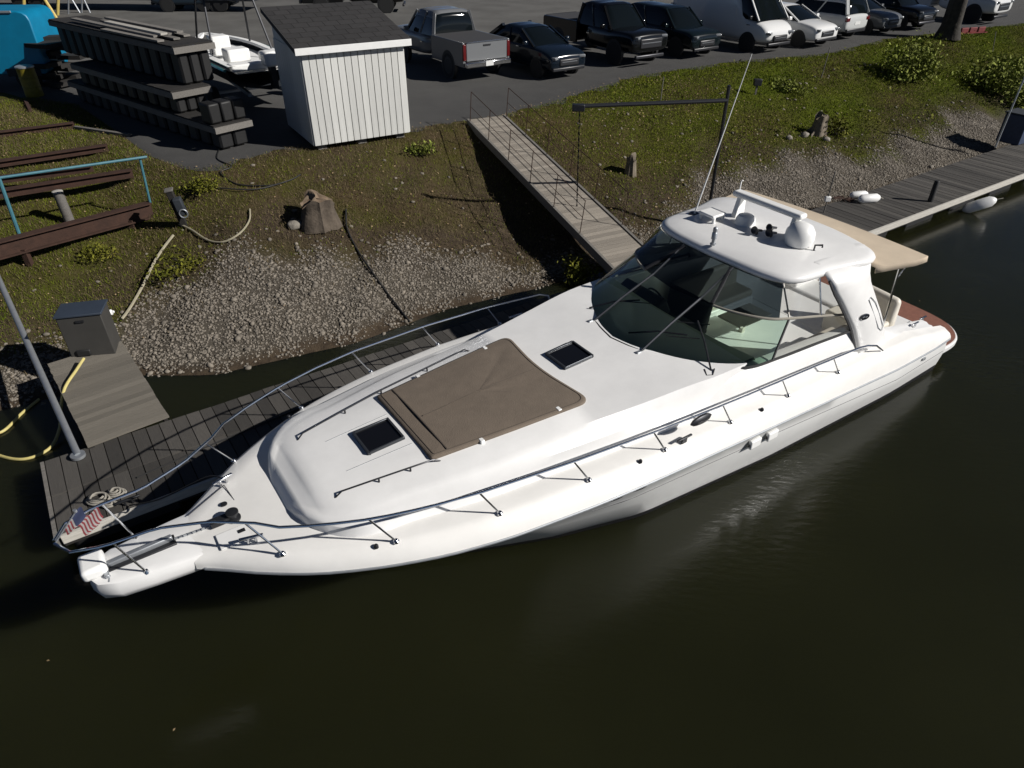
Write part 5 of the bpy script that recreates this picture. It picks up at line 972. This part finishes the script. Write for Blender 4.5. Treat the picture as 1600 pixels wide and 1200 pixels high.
        MB().box((-2.98, 0, .56), (.18, 1.9, .17)).build('rear_bumper', 'chrome' if paint in ('paint_silver', 'paint_white') else 'black_plastic', v, bevel=.03); MB().box((-3.08, 0, .57), (.02, .32, .15)).build('number_plate', 'plate', v)
    if kind == 'van': MB().box((-.6, 1.005, 1.2), (2.2, .02, .03)).build('slide_rail', 'black_plastic', v)
    wheel_set(v, D['ax'], D['W'], D['r'], rim); v.scale = (1.06, 1.06, 1.12) if kind == 'pickup' else (1.04, 1.04, 1.07); return v
HB = YAW-math.radians(270)+math.radians(360); HB = math.atan2(-CY*-1*-1, 1) if False else math.atan2(CY, -SY)   # heading towards the water (boat port side)
def fb(xb, tt_): q = fromb(xb, -tt_, 0); return q
vehicle('pickup', 'pickup_truck', 'silver pickup with its tailgate to the water, parked right of the shed', fb(-9.65, 17.7), HB+math.pi, 'paint_silver', 'dark_rim', rear=True)
vehicle('sedan', 'parked_car', 'dark blue hatchback between the silver pickup and the black pickup', fb(-12.4, 16.0), HB, 'paint_navy')
vehicle('pickup', 'pickup_truck', 'black pickup with its nose to the grass, right of the dark hatchback', fb(-16.8, 16.2), HB, 'paint_black', 'dark_rim')
vehicle('suv', 'parked_car', 'dark teal sport utility car between the black pickup and the white van', fb(-20.2, 16.1), HB, 'paint_teal_black', 'dark_rim')
vehicle('van', 'delivery_van', 'tall white delivery van facing the grass', fb(-24.0, 15.2), HB, 'paint_white', 'dark_rim')
vehicle('sedan', 'parked_car', 'white sedan with a bright bonnet right of the delivery van', fb(-27.0, 14.8), HB, 'paint_white', 'dark_rim')
vehicle('suv', 'parked_car', 'white sport utility car with its red tail lamps to the water', fb(-30.2, 15.4), HB+math.pi, 'paint_pearl', 'dark_rim', rear=True)
vehicle('sedan', 'parked_car', 'dark grey car between the white sport utility car and the black car', fb(-33.3, 15.3), HB, 'paint_greymet')
vehicle('suv', 'parked_car', 'black car beside the leaning tree trunk', fb(-36.4, 15.2), HB, 'paint_black', 'dark_rim')
vehicle('pickup', 'pickup_truck', 'white pickup behind the leaning tree at the right edge', fb(-42.2, 14.2), HB, 'paint_white', 'dark_rim')
q = at(540, 20, LOT); vehicle('pickup', 'pickup_truck', 'dark pickup seen side-on behind the shed roof at the top edge', (q[0]+3.4, q[1]+1.0), math.radians(4), 'paint_black', 'rim')
q = at(300, 19, LOT); vehicle('suv', 'parked_car', 'dark car behind the small open boat at the top edge', (q[0]+2.3, q[1]+1.2), math.radians(4), 'paint_darkblue', 'rim')
# red plastic barrier by the white pickup
rbp = at(1512, 52, 2.0); rbar_ = thing('red_barrier', 'low red plastic barrier on the ground beside the tree trunk', 'barrier', tuple(rbp), math.radians(20))
for k in range(4): MB().box((-.9+.6*k, 0, .15), (.5, .10, .26)).build('panel', 'red_plastic', rbar_, bevel=.03)
MB().box((0, 0, .02), (2.5, .3, .04)).build('foot', 'red_plastic', rbar_)
# ---------------------------------------------------------------- small open boat on a trailer behind the stack
sbp = at(392, 175, LOT); sb_ = thing('small_motorboat', 'white and green open motorboat on a trailer between the stack and the shed', 'boat', (sbp[0]-1.0, sbp[1]+2.5, LOT), math.radians(128)); sb_.scale = (1.25, 1.25, 1.0)
rr = []
for x in np.linspace(-2.2, 2.6, 16):
    w_ = 1.05*(1-max(0, (x+.2)/2.9)**2.4) if x > -.2 else 1.05; w_ = max(w_, .04); zk = .62+.28*max(0, (x-.4)/2.2)**2; zs = 1.42+.18*max(0, x/2.6)
    rr.append([(x, w_*.9, zs), (x, w_, zs-.05), (x, w_*.92, zs-.35), (x, w_*.75, zk+.22), (x, 0, zk), (x, -w_*.75, zk+.22), (x, -w_*.92, zs-.35), (x, -w_, zs-.05), (x, -w_*.9, zs)])
MB().loft(rr, ring_closed=False).build('hull', 'dark_cover', sb_, 40)
sh_ = []
for r in rr: sh_.append([(r[0][0], r[0][1]+.02, r[0][2]-.12), (r[0][0], r[0][1]+.03, r[0][2]+.02), (r[0][0], r[0][1]-.14, r[0][2]+.03), (r[0][0], r[0][1]-.16, r[0][2]-.05)])
for sg in (1, -1): MB().loft([[(p[0], sg*max(p[1], .0), p[2]) for p in r] for r in sh_], ring_closed=False).build('gunwale', 'white_plastic', sb_, 40); MB().tube([(r[1][0], sg*(abs(r[1][1])+.03), r[1][2]-.03) for r in rr], .045, 6).build('green_band', 'teal_gel', sb_)
fl_ = MB(); fl_.loft([[(r[0][0], max(r[0][1]-.15, .0), r[0][2]-.22), (r[0][0], -max(r[0][1]-.15, .0), r[0][2]-.22)] for r in rr], ring_closed=False).build('sole', 'white_plastic', sb_)
MB().box((.2, .35, 1.62), (.45, .5, .62)).build('console', 'white_plastic', sb_, bevel=.05); MB().box((.44, .35, 1.75), (.04, .34, .26)).build('console_panel', 'black_plastic', sb_)
MB().box((-.9, .3, 1.50), (.5, .6, .40)).build('seat_box', 'white_plastic', sb_, bevel=.05); MB().box((-.64, .3, 1.52), (.03, .34, .22)).build('seat_recess', 'black_plastic', sb_)
MB().box((-2.0, 0, 1.36), (.4, 1.8, .22)).build('stern_locker', 'white_plastic', sb_, bevel=.05); MB().box((-1.5, -.5, 1.47), (.5, .7, .3)).build('stern_seat', 'white_plastic', sb_, bevel=.06)
for sg in (1, -1): MB().tube([(.9, sg*.75, 1.5), (.45, sg*.62, 3.2)], .03, 6).tube([(-.6, sg*.8, 1.5), (-.2, sg*.62, 3.2)], .03, 6).build('top_frame', 'dark_steel', sb_)
MB().box((.1, 0, 3.22), (1.5, 1.5, .06)).build('canopy_top', 'dark_cover', sb_, bevel=.03)
mo = MB().box((-2.50, 0, 1.62), (.45, .36, .45)).build('outboard_motor', 'white_plastic', sb_, bevel=.10, seg=3); MB().box((-2.55, 0, 1.15), (.2, .14, .8)).build('motor_leg', 'dark_steel', mo)
tl = MB().bar((2.9, 0, .5), (-2.0, .5, .5), .08, .12).bar((2.9, 0, .5), (-2.0, -.5, .5), .08, .12).bar((-.8, -1.1, .38), (-.8, 1.1, .38), .08, .08).build('boat_trailer', 'galvanised', sb_)
for sg in (1, -1): MB().lathe([(.15, -.1), (.28, -.1), (.3, -.06), (.3, .06), (.28, .1), (.15, .1)], 18, (-.8, sg*1.1, .30), Matrix.Rotation(math.radians(90), 3, 'X')).build('trailer_wheel', 'tyre', tl)
# a few leaves floating on the water
for k, (u, v) in enumerate(((75, 1032), (272, 1140), (1437, 470))):
    p = at(u, v, .006); o = MB().add([(-.02, 0, 0), (0, -.012, .003), (.024, 0, 0), (0, .013, .004)], [(0, 1, 2, 3)]).build('floating_leaf', 'dead_leaf'); o.location = tuple(p); o.rotation_euler = (0, 0, k*1.3); tag(o, ['pale leaf on the water in the lower left corner area, left of the other', 'pale leaf on the water near the bottom edge left of centre', 'pale leaf on the water beside the swim platform'][k], 'leaf', 'leaves floating on the water')
